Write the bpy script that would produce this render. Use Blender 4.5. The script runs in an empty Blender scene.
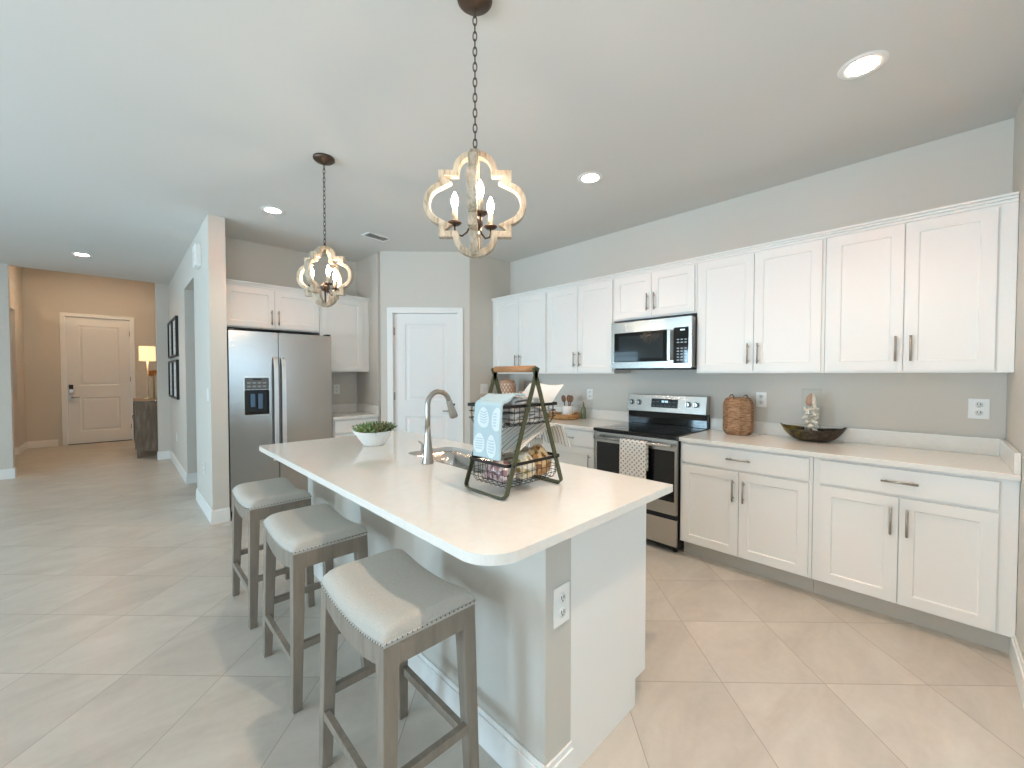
import bpy, bmesh, math, random
from mathutils import Vector, Matrix
R = math.radians
random.seed(7)
SC = bpy.context.scene
COL = SC.collection
CH = 2.857            # ceiling height

# ------------------------------------------------------------------ camera, exposure, world, daylight
cam_d = bpy.data.cameras.new('camera'); cam = bpy.data.objects.new('camera', cam_d); COL.objects.link(cam)
cam_d.sensor_width = 36.0; cam_d.lens = 36.0 * 406.5 / 1024.0; cam_d.clip_start = 0.02
cam.location = (0, 0, 1.389); cam.rotation_euler = (R(90 - 1.316), 0, R(-44.022))
SC.camera = cam
vs = SC.view_settings
vs.view_transform = 'Standard'; vs.look = 'None'; vs.gamma = 1.0; vs.use_curve_mapping = False
vs.exposure = -0.62
SC.cycles.use_denoising = True
SC.cycles.max_bounces = 10; SC.cycles.diffuse_bounces = 6; SC.cycles.glossy_bounces = 5
SC.cycles.transparent_max_bounces = 12; SC.cycles.sample_clamp_indirect = 6.0
SC.cycles.caustics_reflective = False; SC.cycles.caustics_refractive = False

W = bpy.data.worlds.new('sky'); SC.world = W; W.use_nodes = True
W.node_tree.nodes['Background'].inputs[0].default_value = (0.55, 0.74, 1.0, 1)
W.node_tree.nodes['Background'].inputs[1].default_value = 1.0

def area_light(name, loc, rot, sx, sy, power, color, spread=180, shape='RECTANGLE'):
    d = bpy.data.lights.new(name, 'AREA'); d.shape = shape; d.size = sx; d.size_y = sy
    d.energy = power; d.color = color; d.spread = R(spread)
    o = bpy.data.objects.new(name, d); COL.objects.link(o); o.location = loc; o.rotation_euler = rot
    return o
DAY = (0.54, 0.81, 1.0)
BOUNCE = (0.78, 0.91, 1.0)
WARM = (1.0, 0.84, 0.66)
# daylight standing in the openings of the windows behind and left of the camera
area_light('daylight_patio_door', (-5.58, 4.3, 1.1), (0, R(-90), R(-26)), 2.0, 1.6, 330, DAY)
area_light('daylight_patio_bounce', (-5.60, 0.9, 0.9), (0, R(-135), 0), 1.6, 2.6, 230, BOUNCE, 120)
area_light('daylight_side_window', (-5.58, 7.1, 1.45), (0, R(-96), R(-20)), 1.4, .9, 25, DAY)
area_light('daylight_rear_window', (2.4, -4.58, 1.6), (R(100), 0, 0), 2.0, 1.5, 60, DAY)
area_light('daylight_rear_bounce', (-2.4, -4.60, 0.9), (R(135), 0, 0), 3.0, 1.6, 150, BOUNCE, 120)

# ------------------------------------------------------------------ mesh builder
class MB:
    def __init__(s): s.v = []; s.f = []; s.sm = []
    def face(s, idx, smooth=False): s.f.append(tuple(idx)); s.sm.append(smooth)
    def add(s, vs, fs, smooth=False):
        b = len(s.v); s.v += [tuple(p) for p in vs]
        for f in fs: s.face([i + b for i in f], smooth)
        return s
    def box(s, x0, x1, y0, y1, z0, z1):
        x0, x1 = min(x0, x1), max(x0, x1); y0, y1 = min(y0, y1), max(y0, y1); z0, z1 = min(z0, z1), max(z0, z1)
        return s.add([(x0,y0,z0),(x1,y0,z0),(x1,y1,z0),(x0,y1,z0),(x0,y0,z1),(x1,y0,z1),(x1,y1,z1),(x0,y1,z1)],
                     [(0,3,2,1),(4,5,6,7),(0,1,5,4),(1,2,6,5),(2,3,7,6),(3,0,4,7)])
    def hexa(s, bot, top):     # 4 bottom + 4 top corners, counter-clockwise from above
        return s.add(list(bot) + list(top), [(0,3,2,1),(4,5,6,7),(0,1,5,4),(1,2,6,5),(2,3,7,6),(3,0,4,7)])
    def prism(s, poly, z0, z1):
        n = len(poly)
        return s.add([(x, y, z0) for x, y in poly] + [(x, y, z1) for x, y in poly],
                     [tuple(range(n))[::-1], tuple(range(n, 2*n))] + [(i, (i+1) % n, n+(i+1) % n, n+i) for i in range(n)])
    def sweep(s, pts, r, n=10, closed=False, cap=True, flat=None, smooth=True):
        # tube along pts; r number or list; flat=(a,b) gives an elliptical section in the frame (side, up)
        P = [Vector(p) for p in pts]; m = len(P)
        rs = r if isinstance(r, (list, tuple)) else [r] * m
        T = []
        for i in range(m):
            a = P[(i-1) % m] if (closed or i > 0) else P[i]
            b = P[(i+1) % m] if (closed or i < m-1) else P[i]
            t = (b - a); T.append(t.normalized() if t.length > 1e-9 else Vector((0,0,1)))
        up = Vector((0,0,1)) if abs(T[0].z) < 0.9 else Vector((1,0,0))
        N = (up - T[0]*up.dot(T[0])).normalized(); base = len(s.v)
        for i in range(m):
            N = (N - T[i]*N.dot(T[i]));  N = N.normalized() if N.length > 1e-6 else T[i].orthogonal().normalized()
            B = T[i].cross(N)
            for k in range(n):
                a = 2*math.pi*k/n
                q = P[i] + (N*math.cos(a) + B*math.sin(a)) * rs[i]
                s.v.append(tuple(q))
        for i in range(m if closed else m-1):
            j = (i+1) % m
            for k in range(n):
                l = (k+1) % n
                s.face((base+i*n+k, base+i*n+l, base+j*n+l, base+j*n+k), smooth)
        if cap and not closed:
            s.face([base+k for k in range(n)][::-1]); s.face([base+(m-1)*n+k for k in range(n)])
        return s
    def cyl(s, p0, p1, r0, r1=None, n=20): return s.sweep([p0, p1], [r0, r0 if r1 is None else r1], n)
    def lathe(s, prof, c=(0,0,0), n=32, fn=None, smooth=True, cap=True):   # prof: list (r,z), bottom to top outside
        b = len(s.v); m = len(prof)
        for r, z in prof:
            for k in range(n):
                a = 2*math.pi*k/n; rr = r*(fn(a, z) if fn else 1)
                s.v.append((c[0]+rr*math.cos(a), c[1]+rr*math.sin(a), c[2]+z))
        for i in range(m-1):
            for k in range(n):
                l = (k+1) % n; s.face((b+i*n+k, b+i*n+l, b+(i+1)*n+l, b+(i+1)*n+k), smooth)
        if cap and prof[0][0] > 1e-5: s.face([b+k for k in range(n)][::-1])
        if cap and prof[-1][0] > 1e-5: s.face([b+(m-1)*n+k for k in range(n)])
        return s
    def ball(s, c, rx, ry=None, rz=None, n=14, m=8, rot=None):
        ry = rx if ry is None else ry; rz = rx if rz is None else rz; b = len(s.v)
        for i in range(m+1):
            t = math.pi*i/m
            for k in range(n):
                a = 2*math.pi*k/n
                q = Vector((rx*math.sin(t)*math.cos(a), ry*math.sin(t)*math.sin(a), -rz*math.cos(t)))
                if rot: q = rot @ q
                s.v.append((c[0]+q.x, c[1]+q.y, c[2]+q.z))
        for i in range(m):
            for k in range(n):
                l = (k+1) % n; s.face((b+i*n+k, b+i*n+l, b+(i+1)*n+l, b+(i+1)*n+k), True)
        return s
    def grid(s, fn, nu, nv, smooth=True, closed_u=False):
        b = len(s.v); cu = nu if closed_u else nu+1
        for j in range(nv+1):
            for i in range(cu): s.v.append(tuple(fn(i/nu, j/nv)))
        for j in range(nv):
            for i in range(nu):
                k = (i+1) % cu
                s.face((b+j*cu+i, b+j*cu+k, b+(j+1)*cu+k, b+(j+1)*cu+i), smooth)
        return s
    def ring(s, outer, inner, d0, d1, to3):   # flat ring between two loops with the same count, depth d0..d1
        n = len(outer); b = len(s.v)
        for L, d in ((outer, d0), (inner, d0), (outer, d1), (inner, d1)):
            s.v += [tuple(to3(u, w, d)) for u, w in L]
        for i in range(n):
            j = (i+1) % n
            s.face((b+i, b+j, b+n+j, b+n+i)); s.face((b+2*n+i, b+3*n+i, b+3*n+j, b+2*n+j))
            s.face((b+i, b+2*n+i, b+2*n+j, b+j)); s.face((b+n+i, b+n+j, b+3*n+j, b+3*n+i))
        return s
    def holed(s, outer, holes, d0, d1, to3):  # slab with holes (ear filled)
        for d, flip in ((d0, True), (d1, False)):
            bm = bmesh.new(); es = []
            for L in [outer] + holes:
                vv = [bm.verts.new((x, y, 0)) for x, y in L]
                es += [bm.edges.new((vv[i], vv[(i+1) % len(vv)])) for i in range(len(vv))]
            bmesh.ops.triangle_fill(bm, use_beauty=True, edges=es, normal=(0,0,1))
            bm.verts.index_update(); b = len(s.v)
            s.v += [tuple(to3(v.co.x, v.co.y, d)) for v in bm.verts]
            for f in bm.faces:
                ix = [b+v.index for v in f.verts]; s.face(ix[::-1] if flip else ix)
            bm.free()
        for L in [outer] + holes:
            n = len(L); b = len(s.v)
            s.v += [tuple(to3(x, y, d0)) for x, y in L] + [tuple(to3(x, y, d1)) for x, y in L]
            for i in range(n): j = (i+1) % n; s.face((b+i, b+j, b+n+j, b+n+i))
        return s
    def relief(s, x0, x1, z0, z1, yf, t, rects, depth=.007, bw=.006, raise_in=0):
        # a slab facing -y with rectangular recesses (door panels)
        xs = sorted({x0, x1} | {a for r in rects for a in r[:2]}); zs = sorted({z0, z1} | {a for r in rects for a in r[2:]})
        inside = lambda x, z: any(r[0] < x < r[1] and r[2] < z < r[3] for r in rects)
        for i in range(len(xs)-1):
            for j in range(len(zs)-1):
                if not inside((xs[i]+xs[i+1])/2, (zs[j]+zs[j+1])/2):
                    s.add([(xs[i],yf,zs[j]),(xs[i+1],yf,zs[j]),(xs[i+1],yf,zs[j+1]),(xs[i],yf,zs[j+1])], [(0,1,2,3)])
        for a, c, e, g in rects:
            loops = [(0, 0), (bw, depth)]
            if raise_in: loops += [(bw+.018, depth), (bw+.040, depth-raise_in)]
            L = [[(a+o, yf+d, e+o), (c-o, yf+d, e+o), (c-o, yf+d, g-o), (a+o, yf+d, g-o)] for o, d in loops]
            for p, q in zip(L, L[1:]):
                s.add(p + q, [(k, (k+1) % 4, 4+(k+1) % 4, 4+k) for k in range(4)])
            s.add(L[-1], [(0,1,2,3)])
        yb = yf + t
        s.add([(x0,yf,z0),(x1,yf,z0),(x1,yf,z1),(x0,yf,z1),(x0,yb,z0),(x1,yb,z0),(x1,yb,z1),(x0,yb,z1)],
              [(0,4,5,1),(1,5,6,2),(2,6,7,3),(3,7,4,0),(4,7,6,5)])
        return s
    def build(s, name, mat, parent=None, loc=None, rotz=0, bev=0, sub=0, solid=0, fix=True):
        me = bpy.data.meshes.new(name); me.from_pydata(s.v, [], s.f)
        me.polygons.foreach_set('use_smooth', s.sm); me.materials.append(mat)
        if fix:
            bm = bmesh.new(); bm.from_mesh(me); bmesh.ops.remove_doubles(bm, verts=bm.verts, dist=1e-5)
            bmesh.ops.recalc_face_normals(bm, faces=bm.faces); bm.to_mesh(me); bm.free()
        o = bpy.data.objects.new(name, me); COL.objects.link(o)
        if parent is not None: o.parent = parent
        if loc: o.location = loc
        o.rotation_euler.z = rotz
        if solid:
            m = o.modifiers.new('solid', 'SOLIDIFY'); m.thickness = solid; m.offset = 0
        if sub:
            m = o.modifiers.new('sub', 'SUBSURF'); m.levels = sub; m.render_levels = sub
        if bev:
            m = o.modifiers.new('bev', 'BEVEL'); m.width = bev; m.segments = 2; m.limit_method = 'ANGLE'; m.angle_limit = R(50)
        return o

def tag(o, label=None, cat=None, group=None, kind=None):
    if label: o['label'] = label
    if cat: o['category'] = cat
    if group: o['group'] = group
    if kind: o['kind'] = kind
    return o
def thing(name, label, cat, loc=(0,0,0), rotz=0, group=None):
    o = bpy.data.objects.new(name, None); COL.objects.link(o); o.empty_display_size = .05
    o.location = loc; o.rotation_euler.z = rotz
    return tag(o, label, cat, group)
def struct(name, mb, mat, bev=0, parent=None):
    o = mb.build(name, mat, parent, bev=bev)
    if parent is None: o['kind'] = 'structure'
    return o
def dup(root, loc, rotz, label, group=None):
    r = root.copy(); COL.objects.link(r); r.location = loc; r.rotation_euler.z = rotz; r['label'] = label
    if group: r['group'] = group
    for ch in list(root.children):
        c = ch.copy(); COL.objects.link(c); c.parent = r
        for g in list(ch.children):
            d = g.copy(); COL.objects.link(d); d.parent = c
    return r
def offset_loop(L, d):
    n = len(L); out = []
    for i in range(n):
        a, b, c = Vector(L[i-1]), Vector(L[i]), Vector(L[(i+1) % n])
        e1 = (b-a).normalized(); e2 = (c-b).normalized()
        n1 = Vector((-e1.y, e1.x)); n2 = Vector((-e2.y, e2.x)); m = (n1+n2)
        m = m.normalized() if m.length > 1e-6 else n1
        k = max(.5, m.dot(n1)); q = b + m*(d/k); out.append((q.x, q.y))
    return out
def round_rect(x0, x1, y0, y1, rs, n=8):   # rs: radii at (x0,y0),(x1,y0),(x1,y1),(x0,y1), counter-clockwise
    out = []
    for (cx, cy, a0), r in zip(((x0,y0,180),(x1,y0,270),(x1,y1,0),(x0,y1,90)), rs):
        sx = 1 if cx == x0 else -1; sy = 1 if cy == y0 else -1
        for k in range(n+1):
            a = R(a0 + 90*k/n); out.append((cx + sx*r + r*math.cos(a), cy + sy*r + r*math.sin(a)))
    return out

# ------------------------------------------------------------------ materials
class X:     # tiny expression wrapper over math nodes
    nt = None
    def __init__(s, k): s.k = k
    @staticmethod
    def op(o, a, b=None):
        n = X.nt.nodes.new('ShaderNodeMath'); n.operation = o
        for i, v in enumerate((a, b)):
            if v is None: continue
            if isinstance(v, X): X.nt.links.new(v.k, n.inputs[i])
            else: n.inputs[i].default_value = v
        return X(n.outputs[0])
    def __add__(s, o): return X.op('ADD', s, o)
    def __sub__(s, o): return X.op('SUBTRACT', s, o)
    def __mul__(s, o): return X.op('MULTIPLY', s, o)
    def __truediv__(s, o): return X.op('DIVIDE', s, o)
    def lt(s, o): return X.op('LESS_THAN', s, o)
    def gt(s, o): return X.op('GREATER_THAN', s, o)
    def abs(s): return X.op('ABSOLUTE', s)
    def frac(s): return X.op('FRACT', s)
    def floor(s): return X.op('FLOOR', s)
    def max(s, o): return X.op('MAXIMUM', s, o)
    def min(s, o): return X.op('MINIMUM', s, o)
def lin(c):
    if isinstance(c, str): c = tuple(int(c[i:i+2], 16)/255 for i in (0, 2, 4))
    return tuple((x/12.92 if x <= .04045 else ((x+.055)/1.055)**2.4) for x in c) + (1,)
class M:
    def __init__(s, name, color='808080', rough=.5, metal=0, **kw):
        s.m = bpy.data.materials.new(name); s.m.use_nodes = True; s.nt = s.m.node_tree
        s.b = s.nt.nodes['Principled BSDF']; s.b.inputs['Base Color'].default_value = lin(color)
        s.b.inputs['Roughness'].default_value = rough; s.b.inputs['Metallic'].default_value = metal
        for k, v in kw.items(): s.b.inputs[k.replace('_', ' ')].default_value = v
    def node(s, t, **kw):
        n = s.nt.nodes.new(t)
        for k, v in kw.items(): setattr(n, k, v)
        return n
    def coords(s, kind='Object', scale=(1,1,1), rot=(0,0,0)):
        tc = s.node('ShaderNodeTexCoord'); mp = s.node('ShaderNodeMapping')
        mp.inputs['Scale'].default_value = scale; mp.inputs['Rotation'].default_value = rot
        s.nt.links.new(tc.outputs[kind], mp.inputs[0]); return mp.outputs[0]
    def noise(s, vec, scale=5, detail=4, rough=.55, dist=0):
        n = s.node('ShaderNodeTexNoise'); n.inputs['Scale'].default_value = scale; n.inputs['Detail'].default_value = detail
        n.inputs['Roughness'].default_value = rough; n.inputs['Distortion'].default_value = dist
        s.nt.links.new(vec, n.inputs['Vector']); return n.outputs['Fac']
    def ramp(s, fac, stops):
        r = s.node('ShaderNodeValToRGB'); e = r.color_ramp.elements
        while len(e) < len(stops): e.new(.5)
        for el, (p, c) in zip(e, stops): el.position = p; el.color = lin(c)
        s.nt.links.new(fac, r.inputs[0]); return r.outputs[0]
    def mix(s, fac, a, b):
        n = s.node('ShaderNodeMix', data_type='RGBA')
        for sock, v in ((n.inputs[0], fac), (n.inputs[6], a), (n.inputs[7], b)):
            if isinstance(v, (str, tuple)): sock.default_value = lin(v)
            elif isinstance(v, (int, float)): sock.default_value = v
            else: s.nt.links.new(v, sock)
        return n.outputs[2]
    def base(s, c): s.nt.links.new(c, s.b.inputs['Base Color']); return s
    def bump(s, h, strength=.2, dist=.01):
        n = s.node('ShaderNodeBump'); n.inputs['Strength'].default_value = strength; n.inputs['Distance'].default_value = dist
        s.nt.links.new(h, n.inputs['Height']); s.nt.links.new(n.outputs[0], s.b.inputs['Normal']); return s
    def roughn(s, f): s.nt.links.new(f, s.b.inputs['Roughness']); return s
def emit(name, color, strength):
    m = M(name, color, .5); m.b.inputs['Emission Color'].default_value = lin(color) if isinstance(color, str) else tuple(color)+(1,)
    m.b.inputs['Emission Strength'].default_value = strength; return m.m
def paint(name, col, rough=.6, bump=.03):
    m = M(name, col, rough); n = m.noise(m.coords('Object'), 140, 2); m.bump(n, bump, .002); return m.m
def wood(name, a, b, c, scale=(3, 3, 40), rough=.55, ax=None):
    m = M(name, a, rough); v = m.coords('Object', scale); n = m.noise(v, 2.2, 6, .6, .6)
    m.base(m.ramp(n, [(.3, a), (.5, b), (.72, c)])); m.bump(n, .12, .003); return m.m

WALL = paint('greige wall paint', 'D4CFC7', .75)
CEIL = paint('ceiling paint', 'DAD9D6', .85)
TRIM = paint('white trim paint', 'F0F0EE', .4, .01)
CAB = paint('white cabinet paint', 'EFEEEB', .38, .01)
INS = paint('toe kick greige', 'C9C4BB', .5, .01)  # toe kicks toned darker and greyer than the cabinet white
DOORW = paint('white door paint', 'EDEDEC', .45, .01)
NICK = M('brushed nickel', 'B0ABA3', .3, 1).m
def steel(name, col, rough, sc):
    m = M(name, col, rough, 1); n = m.noise(m.coords('Object', sc), 6, 3)
    m.bump(n, .03, .001); return m.m
STEEL = steel('brushed stainless steel', 'B9B7B4', .25, (1, 1, 120))
STEELH = steel('brushed stainless steel horizontal', 'C2BFBA', .26, (2, 2, 160))
HSTEEL = M('satin steel handle', 'DADBDB', .38, .85).m
BLACKG = M('black glass', '0B0C0E', .06, 0, Coat_Weight=.5).m
DARKP = M('dark plastic', '1B1D20', .4).m
GREYP = M('grey plastic', '5A5D5E', .4).m
DKGREY = M('dark grey metal', '3A3B3D', .45, .6).m
BRONZE = M('dark bronze metal', '5B4B40', .45, .8).m
WPLAST = M('white plastic', 'F1F1EF', .35).m
SLOT = M('dark slot', '2A2A2A', .6).m
# quartz
qm = M('white quartz', 'E9E4DB', .1); qn = qm.noise(qm.coords('Object'), 30, 6)
qm.base(qm.ramp(qn, [(.35, 'EAE6E0'), (.65, 'EDEAE4')])); QUARTZ = qm.m
# diagonal floor tile, 18 inch, laid at 45 degrees
fm = M('beige porcelain tile', 'C7BDAD', .33); X.nt = fm.nt
geo = fm.node('ShaderNodeNewGeometry'); sep = fm.node('ShaderNodeSeparateXYZ'); fm.nt.links.new(geo.outputs['Position'], sep.inputs[0])
px, py = X(sep.outputs[0]), X(sep.outputs[1]); q2 = 2**-.5
su = ((px - py)*q2 + (1.825 + 457*.457))/.457; sv = ((px + py)*q2 + (-1.82 + 458*.457))/.457
du = (su.frac() - .5).abs(); dv = (sv.frac() - .5).abs()
grout = du.max(dv).gt(.5 - .0038)
cmb = fm.node('ShaderNodeCombineXYZ'); fm.nt.links.new(su.floor().k, cmb.inputs[0]); fm.nt.links.new(sv.floor().k, cmb.inputs[1])
wn = fm.node('ShaderNodeTexWhiteNoise', noise_dimensions='3D'); fm.nt.links.new(cmb.outputs[0], wn.inputs['Vector'])
# shift the stone figure from tile to tile
vadd = fm.node('ShaderNodeVectorMath', operation='MULTIPLY_ADD'); fm.nt.links.new(wn.outputs['Color'], vadd.inputs[0])
vadd.inputs[1].default_value = (9, 9, 9); fm.nt.links.new(geo.outputs['Position'], vadd.inputs[2])
mp = fm.node('ShaderNodeMapping'); mp.inputs['Rotation'].default_value = (0, 0, R(20)); mp.inputs['Scale'].default_value = (1, 2.6, 1)
fm.nt.links.new(vadd.outputs[0], mp.inputs[0])
n1 = fm.noise(mp.outputs[0], 1.7, 7, .62, .8); n2 = fm.noise(geo.outputs['Position'], 26, 4)
mixn = X(n1)*.74 + X(wn.outputs['Value'])*.10 + X(n2)*.16
stone = fm.ramp(mixn.k, [(.25, 'B3ACA3'), (.5, 'C5BEB4'), (.75, 'D3CDC4')])
fm.base(fm.mix(grout.k, stone, 'A0968A'))
fm.bump((grout*-1.0).k, .25, .002); FLOOR = fm.m
# stool wood, fabric, lantern whitewash
STWOOD = wood('weathered grey wood', '7D7469', '887E72', '92887C', (14, 14, 2.0), .55)
lm = M('light linen', 'D8D3CA', .9); v = lm.coords('Object'); n = lm.noise(v, 260, 2); lm.base(lm.ramp(n, [(.3, 'B3AEA6'), (.7, 'C2BEB6')])); lm.bump(n, .15, .001); LINEN = lm.m
LANT = wood('whitewashed wood', '83725E', 'B3A591', 'CBC1B1', (30, 30, 8), .7)
BULB = emit('warm candle bulb', (1.0, .82, .62), 220)
LENSES = {}
def lens(power, col):
    k = (power, col)
    if k not in LENSES: LENSES[k] = emit('downlight lens', col, power/(math.pi*math.pi*.0615**2))
    return LENSES[k]

def clear(name, tint, k, rough=.03):     # thin clear pane: mostly passes light, reflects at grazing angles
    m = M(name); nt = m.nt; nt.nodes.remove(m.b)
    tr = m.node('ShaderNodeBsdfTransparent'); tr.inputs[0].default_value = lin(tint)
    gl = m.node('ShaderNodeBsdfGlossy'); gl.inputs['Roughness'].default_value = rough
    lw = m.node('ShaderNodeLayerWeight'); lw.inputs[0].default_value = k; X.nt = nt; fac = X.op('POWER', X(lw.outputs['Facing']), 4.0)*.30 + .008
    mx = m.node('ShaderNodeMixShader'); nt.links.new(fac.k, mx.inputs[0]); nt.links.new(tr.outputs[0], mx.inputs[1]); nt.links.new(gl.outputs[0], mx.inputs[2])
    nt.links.new(mx.outputs[0], nt.nodes['Material Output'].inputs[0]); return m.m
# ------------------------------------------------------------------ room shell
f = MB().box(-5.6, 3.85, -4.6, 12.0, -.12, 0); struct('floor', f, FLOOR)
c = MB().box(-5.65, 3.85, -4.65, 8.67, CH, CH+.12).box(-3.1, -1.27, 8.67, 11.12, CH, CH+.12); struct('ceiling', c, CEIL)
c = MB().box(-1.27, .66, 8.67, 11.8, 3.5, 3.6).box(-1.39, .78, 8.60, 8.669, CH+.121, 3.6); struct('ceiling_foyer', c, CEIL)
struct('wall_range', MB().box(3.70, 3.85, -4.6, 5.4, 0, CH-.001), WALL)
struct('wall_right', MB().box(2.25, 3.699, -.42, -.30, 0, CH-.001), WALL)
# walls round the pantry corner: side, diagonal with a door opening, return
PA = Vector((2.253, 4.591)); PB = Vector((3.035, 3.870)); PT = (PB-PA).normalized(); PN = Vector((PT.y, -PT.x))   # PN points into the room
if PN.dot(Vector((-1,-1))) < 0: PN = -PN
def dg(t, o): q = PA + PT*t + PN*o; return (q.x, q.y)
def dwall(mb, t0, t1, o0, o1, z0, z1):
    a = [dg(t0,o0), dg(t1,o0), dg(t1,o1), dg(t0,o1)]
    return mb.prism(a, z0, z1)
DL = (PB-PA).length
w = MB(); dwall(w, 0, .135, 0, -.115, 0, CH-.001); dwall(w, .93, DL, 0, -.115, 0, CH-.001); dwall(w, .135, .93, 0, -.115, 2.135, CH-.001)
struct('wall_pantry', w, WALL)
struct('wall_pantry_return', MB().box(3.036, 3.699, 3.870, 3.98, 0, CH-.001), WALL)
struct('wall_pantry_side', MB().box(2.2535, 2.36, 4.66, 5.4, 0, CH-.001), WALL)
struct('wall_alcove', MB().box(.737, 2.252, 5.26, 5.4, 0, CH-.001), WALL)
w = MB().box(.605, .735, 4.62, 5.65, 0, CH-.001).box(.605, .735, 5.65, 6.55, 2.46, CH-.001).box(.605, .735, 6.55, 8.748, 0, CH-.001)
struct('wall_hall', w, WALL)
struct('wall_side_room', MB().box(.737, 2.3, 6.55, 6.67, 0, CH-.001).box(2.3, 2.42, 5.41, 6.67, 0, CH-.001), WALL)
struct('wall_hall_end', MB().box(.445, .78, 8.75, 8.87, 0, 3.5), WALL)
struct('wall_left_far', MB().box(-5.6, -1.04, 8.55, 8.67, 0, CH-.001), WALL)
struct('wall_front', MB().box(-1.4, -.80, 11.8, 11.95, 0, 3.6).box(.235, .8, 11.8, 11.95, 0, 3.6).box(-.80, .235, 11.8, 11.95, 2.56, 3.6), WALL)
struct('wall_foyer_right', MB().box(.66, .78, 8.88, 11.79, 0, 3.6), WALL)
struct('wall_foyer_left', MB().box(-1.39, -1.271, 10.98, 11.79, 0, 3.6).box(-1.39, -1.271, 8.68, 10.98, 2.5, 3.6).box(-3.1, -1.391, 10.98, 11.1, 0, CH-.001).box(-3.1, -3.0, 8.68, 10.97, 0, CH-.001), WALL)
# great room behind and left of the camera, with its window openings
w = MB().box(-5.65, -5.5, -4.6, -.4, 0, CH-.001).box(-5.65, -5.5, 2.2, 3.4, 0, CH-.001).box(-5.65, -5.5, 5.2, 6.6, 0, CH-.001).box(-5.65, -5.5, 7.6, 8.55, 0, CH-.001)
w.box(-5.65, -5.5, -.4, 2.2, 2.25, CH-.001).box(-5.65, -5.5, 3.4, 5.2, 2.25, CH-.001).box(-5.65, -5.5, 6.6, 7.6, 0, .7).box(-5.65, -5.5, 6.6, 7.6, 2.2, CH-.001)
struct('wall_left', w, WALL)
w = MB().box(-5.5, -3.9, -4.65, -4.5, 0, CH-.001).box(-.9, 1.4, -4.65, -4.5, 0, CH-.001).box(3.4, 3.69, -4.65, -4.5, 0, CH-.001)
w.box(-3.9, -.9, -4.65, -4.5, 2.25, CH-.001).box(1.4, 3.4, -4.65, -4.5, 0, .85).box(1.4, 3.4, -4.65, -4.5, 2.35, CH-.001)
struct('wall_rear', w, WALL)
def win_frame(name, axis, p, a0, a1, z0, z1, mull, bars=0):
    mb = MB()
    def bx(a, b, z, y):
        if axis == 'x': mb.box(p-.03, p+.03, a, b, z, y)
        else: mb.box(a, b, p-.03, p+.03, z, y)
    bx(a0, a0+.05, z0, z1); bx(a1-.05, a1, z0, z1); bx(a0+.05, a1-.05, z1-.05, z1); bx(a0+.05, a1-.05, z0, z0+.05)
    for m in mull: bx(m-.03, m+.03, z0+.05, z1-.05)
    for k in range(bars): zz = z0 + (z1-z0)*(k+1)/(bars+1); bx(a0+.05, a1-.05, zz-.012, zz+.012)
    struct(name, mb, TRIM, .004)
win_frame('window_1', 'x', -5.53, -.4, 2.2, 0, 2.25, [.9])
win_frame('window_2', 'x', -5.53, 6.6, 7.6, .7, 2.2, [], 7)
win_frame('window_5', 'x', -5.53, 3.4, 5.2, 0, 2.25, [4.3])
win_frame('window_3', 'y', -4.53, 1.4, 3.4, .85, 2.35, [2.4])
win_frame('window_4', 'y', -4.53, -3.9, -.9, 0, 2.25, [-2.4])

# baseboards
BH = .133
def base_seg(mb, p, q, side, t=.014, h=BH):    # segment p->q, board on the given side normal
    P, Q, S = Vector(p), Vector(q), Vector(side).normalized()
    a, b = P, Q; cc, d = Q + S*t, P + S*t
    poly = [a, b, cc, d]
    area = sum(poly[i].x*poly[(i+1)%4].y - poly[(i+1)%4].x*poly[i].y for i in range(4))
    if area < 0: poly = poly[::-1]
    mb.prism([(v.x, v.y) for v in poly], 0, h-.02)
    S2 = S*(t*.55); poly = [a, b, Q+S2, P+S2]
    if sum(poly[i].x*poly[(i+1)%4].y - poly[(i+1)%4].x*poly[i].y for i in range(4)) < 0: poly = poly[::-1]
    mb.prism([(v.x, v.y) for v in poly], h-.02, h)
def baseboard(name, segs):
    mb = MB()
    for s_ in segs: base_seg(mb, *s_)
    struct(name, mb, TRIM, .002)
baseboard('baseboard_right', [((3.17,-.2995), (2.24,-.2995), (0,1)), ((2.2495,-.2855),(2.2495,-.42),(-1,0))])
baseboard('baseboard_hall', [((.6045,4.606),(.6045,5.65),(-1,0)), ((.5905,4.6195),(.737,4.6195),(0,-1)), ((.6045,6.536),(.6045,8.735),(-1,0)), ((.5905,6.5495),(.735,6.5495),(0,-1)), ((.737,6.5495),(2.29,6.5495),(0,-1)), ((.43,8.7495),(.5905,8.7495),(0,-1)), ((.4445,8.7495),(.4445,8.87),(-1,0))])
baseboard('baseboard_left', [((-5.49,8.5495),(-1.025,8.5495),(0,-1)), ((-1.0395,8.5495),(-1.0395,8.67),(1,0))])
baseboard('baseboard_foyer', [((-1.27,11.7995),(-.87,11.7995),(0,-1)), ((.305,11.7995),(.66,11.7995),(0,-1)), ((-1.2705,10.98),(-1.2705,11.78),(1,0)), ((-2.99,10.9795),(-1.2705,10.9795),(0,-1)), ((.6595,8.89),(.6595,11.78),(-1,0))])
mb = MB()
base_seg(mb, dg(0,.0005), dg(.085,.0005), PN); base_seg(mb, dg(.98,.0005), dg(DL,.0005), PN)
struct('baseboard_pantry', mb, TRIM, .002)

# ------------------------------------------------------------------ doors
def hinge_set(par, x, zs, yf):
    for z in zs: MB().box(x-.006, x+.012, yf-.003, yf+.001, z-.045, z+.045).cyl((x-.004, yf-.006, z-.048), (x-.004, yf-.006, z+.048), .006, n=10).build('hinge', NICK, par)
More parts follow.
